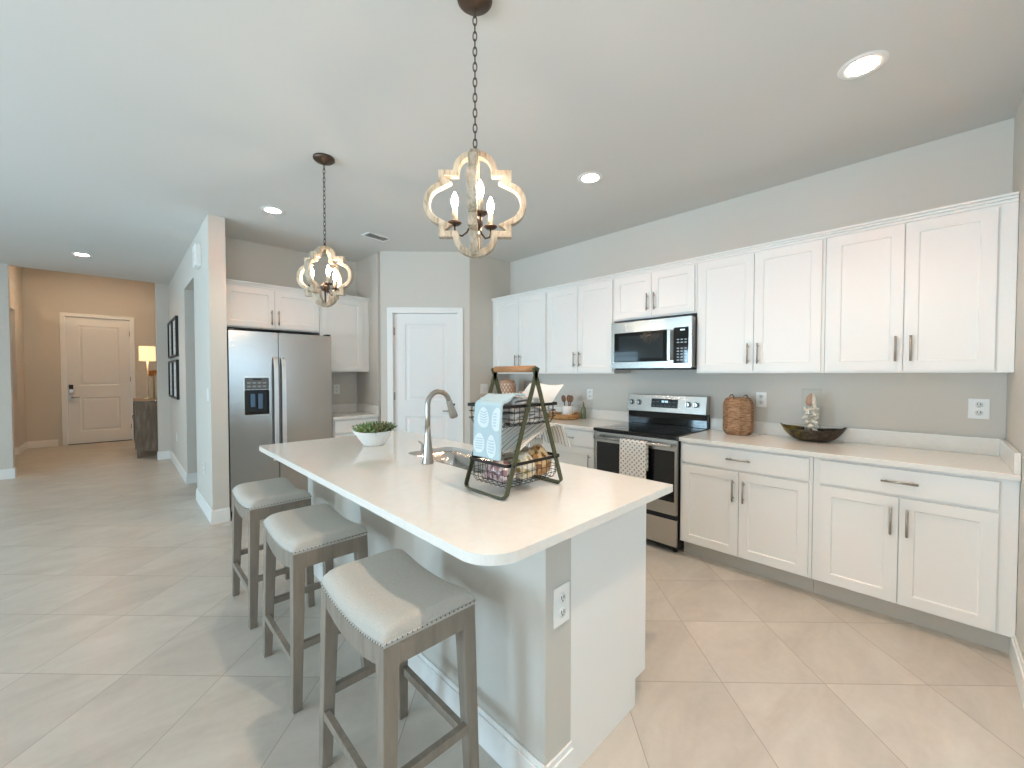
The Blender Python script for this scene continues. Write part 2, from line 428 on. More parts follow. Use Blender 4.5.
# pantry door (closed, two recessed panels); local x runs along the diagonal, -y into the room
ang = math.atan2(PT.y, PT.x)
h = .767
mb = MB().relief(.002, h-.002, .012, 2.121, .028, .036, [(.135, .635, 1.075, 2.0), (.135, .635, .2, .885)], .009, .012, .006)
pd = mb.build('door_1', DOORW, None, (dg(.149,0)[0], dg(.149,0)[1], 0), ang); tag(pd, 'white two panel pantry door in the diagonal corner wall', kind='structure')
mb = MB().box(-.068, .0, -.018, -.0005, 0, 2.19).box(h, h+.068, -.018, -.0005, 0, 2.19).box(0, h, -.018, -.0005, 2.124, 2.19)
mb.box(-.0135, 0, 0, .11, 0, 2.134).box(h, h+.0135, 0, .11, 0, 2.134).box(0, h, 0, .11, 2.124, 2.1345)
mb.build('door_casing', TRIM, pd, bev=.004)
hinge_set(pd, .004, (.25, 1.13, 1.91), .028)
mb = MB().cyl((.70, .028, .95), (.70, .015, .95), .03).cyl((.70,.015,.95), (.70,-.012,.95), .01).sweep([(.70,-.014,.95),(.64,-.016,.95),(.59,-.013,.952)], .009, 10)
mb.build('door_handle', NICK, pd)
# front door
mb = MB().relief(-.74, .176, .012, 2.53, 11.825, .04, [(-.57, .01, 1.17, 2.37), (-.57, .01, .25, .93)], .009, .014, .006)
fd = mb.build('door_2', DOORW); tag(fd, 'white two panel front door at the end of the hall', kind='structure')
mb = MB().box(-.815, -.745, 11.78, 11.7995, 0, 2.6).box(.181, .25, 11.78, 11.7995, 0, 2.6).box(-.745, .181, 11.78, 11.7995, 2.535, 2.6)
mb.box(-.799, -.745, 11.801, 11.94, 0, 2.559).box(.181, .234, 11.801, 11.94, 0, 2.559).box(-.745, .181, 11.801, 11.94, 2.535, 2.559)
mb.build('door_casing', TRIM, fd, bev=.004)
MB().box(-.744, .18, 11.80, 11.86, 0, .010).build('threshold', DKGREY, fd)
MB().box(-.715, -.655, 11.80, 11.8245, 1.09, 1.19).build('keypad', DKGREY, fd, bev=.004)
MB().box(-.71, -.66, 11.797, 11.8, 1.055, 1.10).cyl((-.685,11.8245,1.06),(-.685,11.795,1.06),.032).build('deadbolt', NICK, fd)
MB().cyl((-.685,11.8245,.94),(-.685,11.80,.94),.03).cyl((-.685,11.80,.94),(-.685,11.775,.94),.01).sweep([(-.685,11.77,.94),(-.62,11.768,.94),(-.57,11.772,.942)], .01, 10).build('door_handle', NICK, fd)
for z in (.3, 1.3, 2.25): MB().box(.166, .18, 11.82, 11.8245, z-.05, z+.05).cyl((.178,11.815,z-.05),(.178,11.815,z+.05),.007,n=10).build('hinge', NICK, fd)

# ------------------------------------------------------------------ cabinets
def pull(par, x, z, yf, vertical=True, L=.15):
    mb = MB(); o = L/2
    if vertical:
        mb.cyl((x, yf-.03, z-o), (x, yf-.03, z+o), .006, n=12)
        for s_ in (-1, 1): mb.cyl((x, yf, z+s_*(o-.022)), (x, yf-.03, z+s_*(o-.022)), .005, n=10)
    else:
        mb.cyl((x-o, yf-.03, z), (x+o, yf-.03, z), .006, n=12)
        for s_ in (-1, 1): mb.cyl((x+s_*(o-.022), yf, z), (x+s_*(o-.022), yf-.03, z), .005, n=10)
    return mb.build('handle', NICK, par)
RAIL = .058
def shaker_door(par, x0, x1, z0, z1, yf, hx=None, hz=None, name='door'):
    d = MB().relief(x0, x1, z0, z1, yf-.02, .0195, [(x0+RAIL, x1-RAIL, z0+RAIL, z1-RAIL)], .008, .004).build(name, CAB, par, bev=.0015)
    if hx is not None: pull(d, hx, hz, yf-.02)
    return d
def wall_cabinet(loc, rotz, width, z0, z1, depth, label, doors, hz, lpad=.02, rpad=.02, group='white wall cabinets'):
    t = thing('wall_cabinet', label, 'cabinet', loc, rotz, group)
    MB().box(.0005, width-.0005, -depth, -.001, z0, z1).build('body', CAB, t, bev=.002)
    a, b = lpad, width-rpad
    if doors == 2:
        m = (a+b)/2
        shaker_door(t, a, m-.002, z0+.014, z1-.012, -depth, m-.033, hz); shaker_door(t, m+.002, b, z0+.014, z1-.012, -depth, m+.033, hz)
    elif doors == 1: shaker_door(t, a, b, z0+.014, z1-.012, -depth, a+.04, hz)
    return t
def base_cabinet(loc, rotz, width, label, depth=.61, doors=2, drawers=1, lpad=.02, rpad=.02, kick=True, group='white base cabinets', hl=None):
    t = thing('base_cabinet', label, 'cabinet', loc, rotz, group)
    MB().box(.0005, width-.0005, -depth, -.001, .114, .883).build('body', CAB, t, bev=.002)
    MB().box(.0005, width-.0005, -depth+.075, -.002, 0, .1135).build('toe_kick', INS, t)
    a, b = lpad, width-rpad; yf = -depth
    n = 1 if doors <= 2 else 2
    d = MB().box(a, b, yf-.02, yf-.0005, .728, .867).build('drawer', CAB, t, bev=.002); pull(d, (a+b)/2, .80, yf-.02, False)
    if doors == 2:
        m = (a+b)/2
        shaker_door(t, a, m-.002, .126, .712, yf, m-.033, .585); shaker_door(t, m+.002, b, .126, .712, yf, m+.033, .585)
    elif doors == 1: shaker_door(t, a, b, .126, .712, yf, (a+.045) if hl else (b-.045), .585)
    return t
RW, RZ = 3.70, R(-90)
UB, UT, UD = 1.40, 2.295, .305
YE = -.299
# range wall, uppers: local x = world -Y
wall_cabinet((RW, 3.868, 0), RZ, 3.868-2.952, UB, UT, UD, 'white two-door wall cabinet in the corner beside the pantry', 2, 1.545, .06, .012)
wall_cabinet((RW, 2.951, 0), RZ, 2.951-2.112, UB, UT, UD, 'white two-door wall cabinet just left of the microwave', 2, 1.545, .018, .012)
wall_cabinet((RW, 2.111, 0), RZ, 2.111-1.344, 1.893, UT, UD, 'short white two-door wall cabinet above the microwave', 2, 2.03, .012, .016)
wall_cabinet((RW, 1.343, 0), RZ, 1.343-.506, UB, UT, UD, 'white two-door wall cabinet just right of the microwave', 2, 1.545, .016, .018)
wall_cabinet((RW, .505, 0), RZ, .505-YE, UB, UT, UD, 'white two-door wall cabinet against the right end wall', 2, 1.545, .024, .07)
def crown(name, pts, inw, z=UT):      # stepped crown moulding following a straight run
    mb = MB(); (a, b) = pts; A, B, S = Vector(a), Vector(b), Vector(inw)
    for o, z0, z1 in ((.004, z+.0005, z+.018), (.014, z+.018, z+.032), (.026, z+.032, z+.046)):
        q = [A - S*o, B - S*o, B + S*.28, A + S*.28]
        if sum(q[i].x*q[(i+1)%4].y - q[(i+1)%4].x*q[i].y for i in range(4)) < 0: q = q[::-1]
        mb.prism([(v.x, v.y) for v in q], z0, z1)
    struct(name, mb, CAB, .003)
crown('trim_1', ((RW-UD, 3.867), (RW-UD, YE+.001)), (1, 0))
# range wall, bases
base_cabinet((RW, 2.742, 0), RZ, 2.742-2.098, 'white base cabinet left of the range with one drawer over a door', doors=1, lpad=.06, rpad=.015)
base_cabinet((RW, 3.868, 0), RZ, 3.868-2.743, 'white corner base cabinet beside the pantry wall', doors=2)
base_cabinet((RW, 1.335, 0), RZ, 1.335-.506, 'white base cabinet right of the range under the woven lantern', doors=2, lpad=.018, rpad=.018)
base_cabinet((RW, .505, 0), RZ, .505-YE, 'white base cabinet against the right end wall', doors=2, lpad=.036, rpad=.064)
def countertop(name, y0, y1, label, side=None):
    t = thing(name, label, 'countertop', (RW, y1, 0), RZ, 'white quartz countertops')
    L = y1-y0
    MB().box(0, L, -.648, -.001, .884, .914).build('worktop', QUARTZ, t, bev=.003)
    mb = MB().box(0, L, -.022, -.001, .9145, 1.016)
    if side == 'r': mb.box(L-.021, L, -.64, -.022, .9145, 1.016)
    if side == 'l': mb.box(0, .021, -.64, -.022, .9145, 1.016)
    mb.build('backsplash', QUARTZ, t, bev=.002)
countertop('countertop', YE+.001, 1.335, 'long white quartz countertop holding the wicker lantern and the bowl', 'r')
countertop('countertop', 2.096, 3.867, 'white quartz countertop left of the range holding the woven tray', 'l')

# alcove: cabinets over and beside the refrigerator
AY = 5.26
wall_cabinet((.738, AY, 0), 0, 1.665-.738, 1.868, 2.295, .355, 'short white two-door wall cabinet above the refrigerator', 2, 1.99, .02, .012)
wall_cabinet((1.666, AY, 0), 0, 2.252-1.666, 1.425, 2.295, .355, 'tall white single-door wall cabinet right of the refrigerator', 1, 1.56, .02, .085)
crown('trim_2', ((.738, AY-.355), (2.252, AY-.355)), (0, 1), 2.295)
t = base_cabinet((1.71, AY, 0), 0, 2.252-1.71, 'white base cabinet in the alcove right of the refrigerator', depth=.60, doors=1, lpad=.02, rpad=.02)
t = thing('countertop', 'short white quartz countertop right of the refrigerator', 'countertop', (1.705, AY, 0), 0, 'white quartz countertops')
L = 2.2515-1.705
MB().box(0, L, -.638, -.001, .884, .914).build('worktop', QUARTZ, t, bev=.003)
MB().box(0, L, -.022, -.001, .9145, 1.016).box(L-.021, L, -.63, -.022, .9145, 1.016).build('backsplash', QUARTZ, t, bev=.002)

# ------------------------------------------------------------------ refrigerator
def refrigerator():
    t = thing('refrigerator', 'stainless side-by-side refrigerator with a dispenser in the left door', 'refrigerator', (.745, 0, 0))
    W_, yf = .945, 4.62
    MB().box(.004, W_-.004, yf+.065, AY-.02, .02, 1.79).box(.02, W_-.02, yf+.05, yf+.066, .06, 1.78).build('body', DKGREY, t, bev=.004)
    MB().box(.01, W_-.01, yf+.04, yf+.064, .02, .075).build('kick_grille', DARKP, t)
    x0, x1, z0, z1 = .118, .340, .985, 1.370
    rr = lambda a, b, c, d, r: round_rect(a, b, c, d, (r,)*4, 5)
    to = lambda u, v, d: (u, d, v)
    mb = MB().holed(rr(.001, .418, .08, 1.812, .012), [rr(x0, x1, z0, z1, .02)], yf, yf+.048, to)
    ld = mb.build('door', STEEL, t, bev=.006)
    MB().holed(rr(x0-.008, x1+.008, z0-.008, z1+.008, .024), [rr(x0+.006, x1-.006, z0+.012, 1.24, .01)], yf-.004, yf+.004, to).build('dispenser_bezel', STEELH, ld, bev=.002)
    MB().box(x0+.008, x1-.008, yf-.006, yf-.0045, 1.245, z1-.012).build('dispenser_panel', GREYP, ld, bev=.001)
    mb = MB()
    for i in range(4):
        for j in range(2): mb.box(x0+.028+i*.044, x0+.058+i*.044, yf-.0085, yf-.0065, 1.265+j*.035, 1.282+j*.035)
    mb.build('dispenser_buttons', M('button grey', '8A8F90', .4).m, ld)
    MB().box(x0+.075, x1-.075, yf-.0085, yf-.0065, 1.335, 1.35).build('dispenser_display', DARKP, ld)
    n0, n1, m0, m1 = x0+.007, x1-.007, z0+.013, 1.239
    MB().add([(n0,yf+.004,m0),(n1,yf+.004,m0),(n1,yf+.004,m1),(n0,yf+.004,m1),(n0,yf+.047,m0+.02),(n1,yf+.047,m0+.02),(n1,yf+.047,m1),(n0,yf+.047,m1)],
             [(0,1,5,4),(1,2,6,5),(2,3,7,6),(3,0,4,7),(4,5,6,7)]).build('dispenser_recess', DARKP, ld, fix=False)
    MB().box(x0+.06, x0+.10, yf+.02, yf+.03, 1.07, 1.20).box(x0+.125, x0+.165, yf+.02, yf+.03, 1.05, 1.20).build('dispenser_paddle', M('blue grey paddle', '4F6B86', .25).m, ld, bev=.003)
    rd = MB().holed(rr(.424, W_-.001, .08, 1.812, .012), [], yf, yf+.048, to).build('door', STEEL, t, bev=.006)
    for par, x in ((ld, .386), (rd, .456)):
        pts = [(x, yf+.002, .52), (x, yf-.035, .55), (x, yf-.055, .64), (x, yf-.06, .9), (x, yf-.06, 1.3), (x, yf-.055, 1.47), (x, yf-.035, 1.545), (x, yf+.002, 1.57)]
        mb = MB()
        for p, q in zip(pts, pts[1:]):
            w2 = .019
            mb.add([(x-w2,p[1]-.009,p[2]),(x+w2,p[1]-.009,p[2]),(x+w2,p[1]+.009,p[2]),(x-w2,p[1]+.009,p[2]),
                    (x-w2,q[1]-.009,q[2]),(x+w2,q[1]-.009,q[2]),(x+w2,q[1]+.009,q[2]),(x-w2,q[1]+.009,q[2])],
                   [(0,1,5,4),(1,2,6,5),(2,3,7,6),(3,0,4,7)])
        mb.build('handle', HSTEEL, par, bev=.004)
    for x in (.03, W_-.03): MB().box(x-.025, x+.025, yf+.005, yf+.09, 1.8125, 1.83).build('hinge_cover', DARKP, t, bev=.003)
    for x in (.06, W_-.06):
        for y in (yf+.12, AY-.1): MB().cyl((x, y, 0), (x, y, .02), .02, n=12).build('foot', DARKP, t)
refrigerator()

# ------------------------------------------------------------------ range
def range_stove():
    t = thing('range', 'freestanding stainless electric range with black glass cooktop', 'stove', (RW, 2.09, 0), RZ)
    W_ = .75; F = -.655     # local: x 0..W_, front at y=F
    MB().box(.002, W_-.002, F+.03, -.02, .05, .895).build('body', DARKP, t, bev=.002)
    for x in (.05, W_-.05):
        for y in (F+.08, -.08): MB().cyl((x, y, 0), (x, y, .05), .018, n=10).build('foot', DARKP, t)
    ct = MB().box(-.001, W_+.001, F-.02, -.075, .8955, .921).build('cooktop', BLACKG, t, bev=.004)
    ring = M('burner grey print', '55585B', .25).m
    for x, y, r in ((.19, -.50, .105), (.56, -.50, .085), (.19, -.22, .075), (.56, -.22, .105), (.375, -.20, .055)):
        mb = MB()
        for rr in (r, r*.62):
            n = 40; o = [(x+rr*math.cos(2*math.pi*k/n), y+rr*math.sin(2*math.pi*k/n)) for k in range(n)]; i_ = [(x+(rr-.003)*math.cos(2*math.pi*k/n), y+(rr-.003)*math.sin(2*math.pi*k/n)) for k in range(n)]
            mb.ring(o, i_, .9212, .9216, lambda u, v, d: (u, v, d))
        mb.build('burner_ring', ring, ct)
    d = MB().relief(.004, W_-.004, .305, .885, F, .03, [(.022, W_-.022, .405, .80)], .004, .004).build('oven_door', STEELH, t, bev=.003)
    MB().box(.026, W_-.026, F-.0005, F+.003, .409, .796).build('oven_window', BLACKG, d)
    mb = MB().cyl((.03, F-.05, .845), (W_-.03, F-.05, .845), .013, n=16)
    for x in (.055, W_-.055): mb.cyl((x, F, .845), (x, F-.05, .845), .011, n=12)
    mb.build('handle', STEELH, d)
    MB().box(.004, W_-.004, F+.004, F+.029, .062, .268).build('storage_drawer', STEELH, t, bev=.003)
    # backguard
    MB().box(0, W_, -.072, -.004, .9215, 1.04).build('riser', BLACKG, t, bev=.003)
    bg = MB().hexa([(0,-.105,1.0405),(W_,-.105,1.0405),(W_,-.004,1.0405),(0,-.004,1.0405)], [(0,-.078,1.2),(W_,-.078,1.2),(W_,-.004,1.2),(0,-.004,1.2)]).build('control_panel', STEELH, t, bev=.004)
    def onp(z, o): return -.105 + (z-1.0405)/(1.2-1.0405)*.027 - o
    MB().hexa([(.25,onp(1.085,.003),1.085),(.5,onp(1.085,.003),1.085),(.5,onp(1.085,0),1.085),(.25,onp(1.085,0),1.085)],
              [(.25,onp(1.165,.003),1.165),(.5,onp(1.165,.003),1.165),(.5,onp(1.165,0),1.165),(.25,onp(1.165,0),1.165)]).build('display', BLACKG, bg)
    mb = MB()
    for k in range(4): mb.box(.352+k*.014+(.006 if k > 1 else 0), .361+k*.014+(.006 if k > 1 else 0), onp(1.14,.0045), onp(1.14,.003), 1.132, 1.15)
    mb.build('display_digits', emit('display light', 'BFE4F2', 2.0), bg)
    for k in range(6):
        for j in range(2):
            if 1 < k < 4 and j: continue
            MB().box(.265+k*.038, .285+k*.038, onp(1.10+j*.035,.0045), onp(1.10+j*.035,.003), 1.097+j*.035, 1.107+j*.035).build('button', GREYP, bg)
    for x in (.045, .12, W_-.155, W_-.085):
        z = 1.125; k = MB().cyl((x, onp(z,0), z), (x, onp(z,.008), z), .028, n=24).cyl((x, onp(z,.008), z), (x, onp(z,.034), z), .022, .019, 24).build('knob', STEELH, bg, bev=.002)
        n = 28; o = [(x+.0245*math.cos(2*math.pi*q/n), z+.0245*math.sin(2*math.pi*q/n)) for q in range(n)]; i_ = [(x+.0195*math.cos(2*math.pi*q/n), z+.0195*math.sin(2*math.pi*q/n)) for q in range(n)]
        MB().ring(o, i_, onp(z,.0095), onp(z,.0085), lambda u, v, d_: (u, d_, v)).build('knob_ring', DARKP, k)
        MB().box(x-.003, x+.003, onp(z,.036), onp(z,.0342), z-.017, z+.017).build('knob_pointer', DARKP, k)
range_stove()
# towel over the oven handle (world coords)
tm = M('white towel with grey diamonds', 'E7E3DC', .9); X.nt = tm.nt
sx_ = tm.node('ShaderNodeSeparateXYZ'); tm.nt.links.new(tm.coords('Object'), sx_.inputs[0])
a_, b_ = X(sx_.outputs[1])/.040 + 200, X(sx_.outputs[2])/.040 + 200
d1 = (a_.frac()-.5).abs() + (b_.frac()-.5).abs(); d2 = ((a_+.5).frac()-.5).abs() + ((b_+.5).frac()-.5).abs()
tm.base(tm.mix(d1.min(d2).lt(.21).k, 'E9E5DE', '7F7F82'))
def hang(mb, fn, n=14, m=40): return mb.grid(fn, n, m)
HX, HZ = RW-.655-.05, .845
def towel_fn(u, v):
    y = 1.797 - .238*u
    r = .0155; L1, L2 = .34, .22; s = v*(L1+L2+math.pi*r) - L2
    wob = .004*math.sin(u*9+1)*min(1, abs(s)/.2)
    if s < 0: return (HX + r + .004*0, y, HZ + s)
    if s < math.pi*r:
        a = s/r; return (HX + r*math.cos(a), y, HZ + r*math.sin(a))
    s -= math.pi*r; return (HX - r - abs(wob) - .01*math.sin(min(1, s/.15)*1.5)*0, y + .006*s*math.sin(u*3), HZ - s)
o = hang(MB(), towel_fn, 16, 60).build('dish_towel', tm.m, None, solid=.002); tag(o, 'white towel with grey diamonds hanging on the oven handle', 'towel')

# ------------------------------------------------------------------ microwave
def microwave():
    t = thing('microwave', 'stainless over-the-range microwave under the short wall cabinet', 'microwave', (RW, 2.085, 0), RZ)
    W_, F, z0, z1 = .738, -.40, 1.447, 1.862
    MB().box(.002, W_-.002, F+.03, -.002, z0+.004, z1).build('body', STEELH, t, bev=.003)
    MB().box(.02, W_-.02, F+.04, -.03, z0-.014, z0+.0035).build('vent_base', DARKP, t, bev=.003)
    d = MB().relief(0, W_, z0, z1, F, .029, [(.03, .545, z0+.055, z1-.095)], .004, .004).build('door', STEELH, t, bev=.003)
    MB().box(.034, .541, F-.0005, F+.003, z0+.059, z1-.099).build('window', BLACKG, d, bev=.001)
    MB().box(.08, .50, F-.0012, F-.0006, z0+.085, z1-.125).build('window_screen', M('microwave screen', '1E2326', .12, 0, Coat_Weight=.6).m, d)
    mb = MB().box(.553, .583, F-.042, F-.026, z0+.06, z1-.10)
    for z in (z0+.085, z1-.125): mb.box(.56, .576, F-.026, F, z-.01, z+.01)
    mb.build('handle', STEELH, d, bev=.004)
    p = MB().box(.592, .715, F-.003, F-.0003, z0+.035, z1-.085).build('control_panel', BLACKG, d, bev=.001)
    mb = MB()
    for r_, c_ in [(r_, c_) for r_ in range(8) for c_ in range(3)]:
        if r_ == 5: continue
        mb.box(.621+c_*.031, .640+c_*.031, F-.0042, F-.0031, z0+.058+r_*.024, z0+.066+r_*.024)
    mb.build('button', M('panel print', 'AAB6BE', .4).m, p)
    MB().box(.65, .685, F-.0042, F-.0031, z1-.112, z1-.102).build('clock_display', emit('clock light', 'CFE8F2', 1.5), p)
microwave()

# ------------------------------------------------------------------ outlets and switches
def plate(name, label, cat, kind, w=.075, h=.118):
    """returns the root; local x along the wall, -y out of it"""
    t = thing(name, label, cat, group='white wall plates')
    MB().box(-w/2, w/2, -.006, -.0005, -h/2, h/2).build('cover_plate', WPLAST, t, bev=.002)
    if kind == 'outlet':
        for z in (.024, -.024):
            q = MB().lathe([(.0, 0), (.0165, 0), (.0165, .002), (0, .002)], n=20)
            q.v = [(x_, -.006 - z_, z + y_*1.05) for x_, y_, z_ in q.v]; s_ = q.build('socket', WPLAST, t)
            MB().box(-.0075, -.0045, -.0088, -.0081, z-.003, z+.008).box(.0045, .0075, -.0088, -.0081, z-.003, z+.008).box(-.002, .002, -.0088, -.0081, z-.011, z-.007).build('socket_slots', SLOT, s_)
    else:
        n = 1 if w < .1 else 2
        for i in range(n):
            cx = (i-(n-1)/2)*.046
            MB().hexa([(cx-.017,-.0075,-.034),(cx+.017,-.0075,-.034),(cx+.017,-.0058,-.034),(cx-.017,-.0058,-.034)], [(cx-.017,-.011,.034),(cx+.017,-.011,.034),(cx+.017,-.0058,.034),(cx-.017,-.0058,.034)]).build('rocker', WPLAST, t, bev=.001)
    return t
def put(t, loc, rz): t.location = loc; t.rotation_euler.z = rz
put(plate('power_outlet', 'double white outlet plate on the wall near the right end wall', 'outlet', 'outlet', .086, .12), (RW, -.195, 1.185), RZ)
put(plate('power_outlet', 'white outlet plate on the wall behind the wicker lantern', 'outlet', 'outlet'), (RW, .951, 1.19), RZ)
put(plate('power_outlet', 'white outlet plate on the wall left of the range above the tray', 'outlet', 'outlet'), (RW, 2.60, 1.175), RZ)
put(plate('power_outlet', 'white outlet plate on the end post of the island', 'outlet', 'outlet', .08, .13), (1.042, .845, .628), 0)
put(plate('power_outlet', 'white outlet plate above the alcove counter beside the refrigerator', 'outlet', 'outlet'), (1.985, AY, 1.205), 0)
put(plate('light_switch', 'white double switch plate on the wall right of the pantry door', 'switch', 'switch', .118, .12), (3.257, 3.870, 1.215), 0)
put(plate('light_switch', 'white switch plate on the hall wall edge beside the refrigerator', 'switch', 'switch'), (.605, 4.76, 1.2), R(-90))
put(plate('power_outlet', 'white outlet plate low on the hall wall near the refrigerator', 'outlet', 'outlet'), (.605, 5.1, .45), R(-90))
put(plate('power_outlet', 'white outlet plate low on the hall wall below the framed art', 'outlet', 'outlet'), (.605, 7.8, .46), R(-90))
t = thing('door_chime', 'white door chime box high on the hall wall', 'door chime', (.605, 5.15, 2.575), R(-90))
MB().box(-.09, .09, -.05, -.0005, -.11, .11).build('cover', WPLAST, t, bev=.006)
mb = MB()
for k in range(5): mb.box(-.05, .05, -.0515, -.0502, -.05+k*.02, -.044+k*.02)
mb.build('grille', M('grille grey', 'C9C9C7', .5).m, t)

# ------------------------------------------------------------------ ceiling fixtures
def downlight(x, y, label, power, z=CH, col=WARM, beam=0):
    t = thing('recessed_light', label, 'ceiling light', (x, y, z), 0, 'recessed ceiling lights')
    MB().lathe([(.058, -.0007), (.062, -.004), (.085, -.006), (.095, -.0005)], n=32, cap=False).build('trim_ring', WPLAST, t, fix=False)
    MB().lathe([(0, -.0035), (.0615, -.0035)], n=32).build('lens', lens(power, col), t, fix=False)
    if beam:      # the focused part of the fixture's own light
        d = bpy.data.lights.new('downlight_beam', 'SPOT'); d.energy = beam; d.color = col; d.spot_size = R(112); d.spot_blend = .75; d.shadow_soft_size = .05
        o = bpy.data.objects.new('downlight_beam', d); COL.objects.link(o); o.parent = t; o.location = (0, 0, -.012)
DP = 4
BEAM = 62
downlight(2.563, .256, 'recessed ceiling light nearest the right end wall', DP, beam=BEAM)
downlight(2.552, 1.80, 'recessed ceiling light in front of the range', DP, beam=BEAM)
downlight(1.011, 4.12, 'recessed ceiling light in front of the refrigerator', DP, beam=BEAM)
downlight(-.305, 7.254, 'recessed ceiling light in the hall before the front door', DP, beam=BEAM)
downlight(-.3, 10.2, 'added unseen ceiling light warming the foyer', 80, 3.5, (1, .76, .50))  # extra lamp added out of view to warm and brighten the foyer
downlight(1.04, .30, 'recessed ceiling light above the near end of the island', 4, beam=165)
downlight(1.9, -1.8, 'recessed ceiling light behind the right end wall', DP, beam=BEAM)
downlight(-2.2, 1.0, 'recessed ceiling light over the great room', DP, beam=BEAM)
t = thing('ceiling_vent', 'white slatted air vent on the ceiling near the pantry', 'vent', (1.995, 4.135, CH), R(8))
MB().ring([(-.14,-.075),(.14,-.075),(.14,.075),(-.14,.075)], [(-.118,-.055),(.118,-.055),(.118,.055),(-.118,.055)], -.008, -.0005, lambda u,v,d: (u,v,d)).build('frame', WPLAST, t, bev=.002)
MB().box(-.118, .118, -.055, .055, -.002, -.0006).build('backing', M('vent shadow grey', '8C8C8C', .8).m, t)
for k in range(7):
    y = -.045 + k*.0150
    MB().hexa([(-.117,y-.006,-.009),(.117,y-.006,-.009),(.117,y-.004,-.009),(-.117,y-.004,-.009)], [(-.117,y+.003,-.0025),(.117,y+.003,-.0025),(.117,y+.005,-.0025),(-.117,y+.005,-.0025)]).build('slat', WPLAST, t)

def pendant(loc, rotz, label, arm0):
    t = thing('pendant_light', label, 'pendant light', loc, rotz, 'lantern pendants over the island')
    MB().lathe([(.068, -.0005), (.068, -.012), (.055, -.024), (.025, -.034), (.012, -.042), (.0, -.042)], n=32).build('canopy', BRONZE, t)
    zt, zb, zc = 2.264-CH, 1.853-CH, 2.058-CH
    mb = MB(); z = -.042; k = 0
    while z > zt+.004:
        L = min(.034, z-zt); pts = []
        for q in range(12):
            a = 2*math.pi*q/12; uu = .0075*math.cos(a); ww = (L/2+.002)*math.sin(a)
            pts.append((uu, 0, z-L/2+ww) if k % 2 else (0, uu, z-L/2+ww))
        mb.sweep(pts, .0022, 6, closed=True); z -= L-.0045; k += 1
        if L < .012: break
    mb.build('chain', BRONZE, t)
    # moorish quatrefoil outline
    q1 = []
    for a in range(0, 91, 10):
        q1.append((.088*math.cos(R(90-a)), .137+.080*math.sin(R(90-a)))) if a < 81 else None
    q1 += [(.088, .137), (.146, .137), (.146, .088)]
    for a in range(90, -1, -10):
        if a == 90: continue
        q1.append((.128+.078*math.cos(R(a)), .088*math.sin(R(a))))
    half = q1 + [(x, -z) for x, z in q1[::-1][1:]]
    full = half + [(-x, z) for x, z in half[::-1][1:-1]]
    full = [(x*.98, z*.95) for x, z in full]
    inner = offset_loop(full, -.024) if sum(full[i][0]*full[(i+1)%len(full)][1]-full[(i+1)%len(full)][0]*full[i][1] for i in range(len(full))) < 0 else offset_loop(full, .024)
    for k, fn in enumerate((lambda u, v, d: (u, d, zc+v), lambda u, v, d: (d, u, zc+v))):
        MB().ring(full, inner, -.016, .016, fn).build('lantern_frame', LANT, t, bev=.002)
    MB().cyl((0,0,zt+.012),(0,0,zt-.045),.008,n=12).cyl((0,0,zc-.085),(0,0,zb+.02),.006,n=12).lathe([(0,-.10),(.02,-.095),(.03,-.08),(.03,-.065),(.012,-.05),(.01,-.035),(0,-.03)], (0,0,zc), 20).build('hub', BRONZE, t)
    for k in range(3):
        a = arm0 + k*2*math.pi/3; ca, sa = math.cos(a), math.sin(a)
        P = [(.018, -.078), (.035, -.105), (.055, -.118), (.078, -.108), (.085, -.09), (.085, -.072)]
        ar = MB().sweep([(r*ca, r*sa, zc+z) for r, z in P], .0038, 8).build('candle_arm', BRONZE, t)
        c = (.085*ca, .085*sa, zc)
        MB().lathe([(0,-.072),(.018,-.072),(.028,-.064),(.026,-.061),(.012,-.066),(0,-.066)], c, 20).build('drip_pan', BRONZE, ar)
        MB().cyl((c[0],c[1],zc-.066),(c[0],c[1],zc-.012),.0105,n=14).build('candle_sleeve', LANT, ar)
        MB().lathe([(.006,-.012),(.0095,0),(.014,.014),(.014,.024),(.010,.040),(.005,.052),(.0,.060)], c, 16).build('bulb', BULB, ar)
    return t
pendant((1.020, 1.264, CH), R(-43.2), 'whitewashed lantern pendant over the near end of the island by the basket stand', R(-73))
pendant((1.022, 2.893, CH), R(-52), 'whitewashed lantern pendant over the far end of the island by the refrigerator', R(-44))

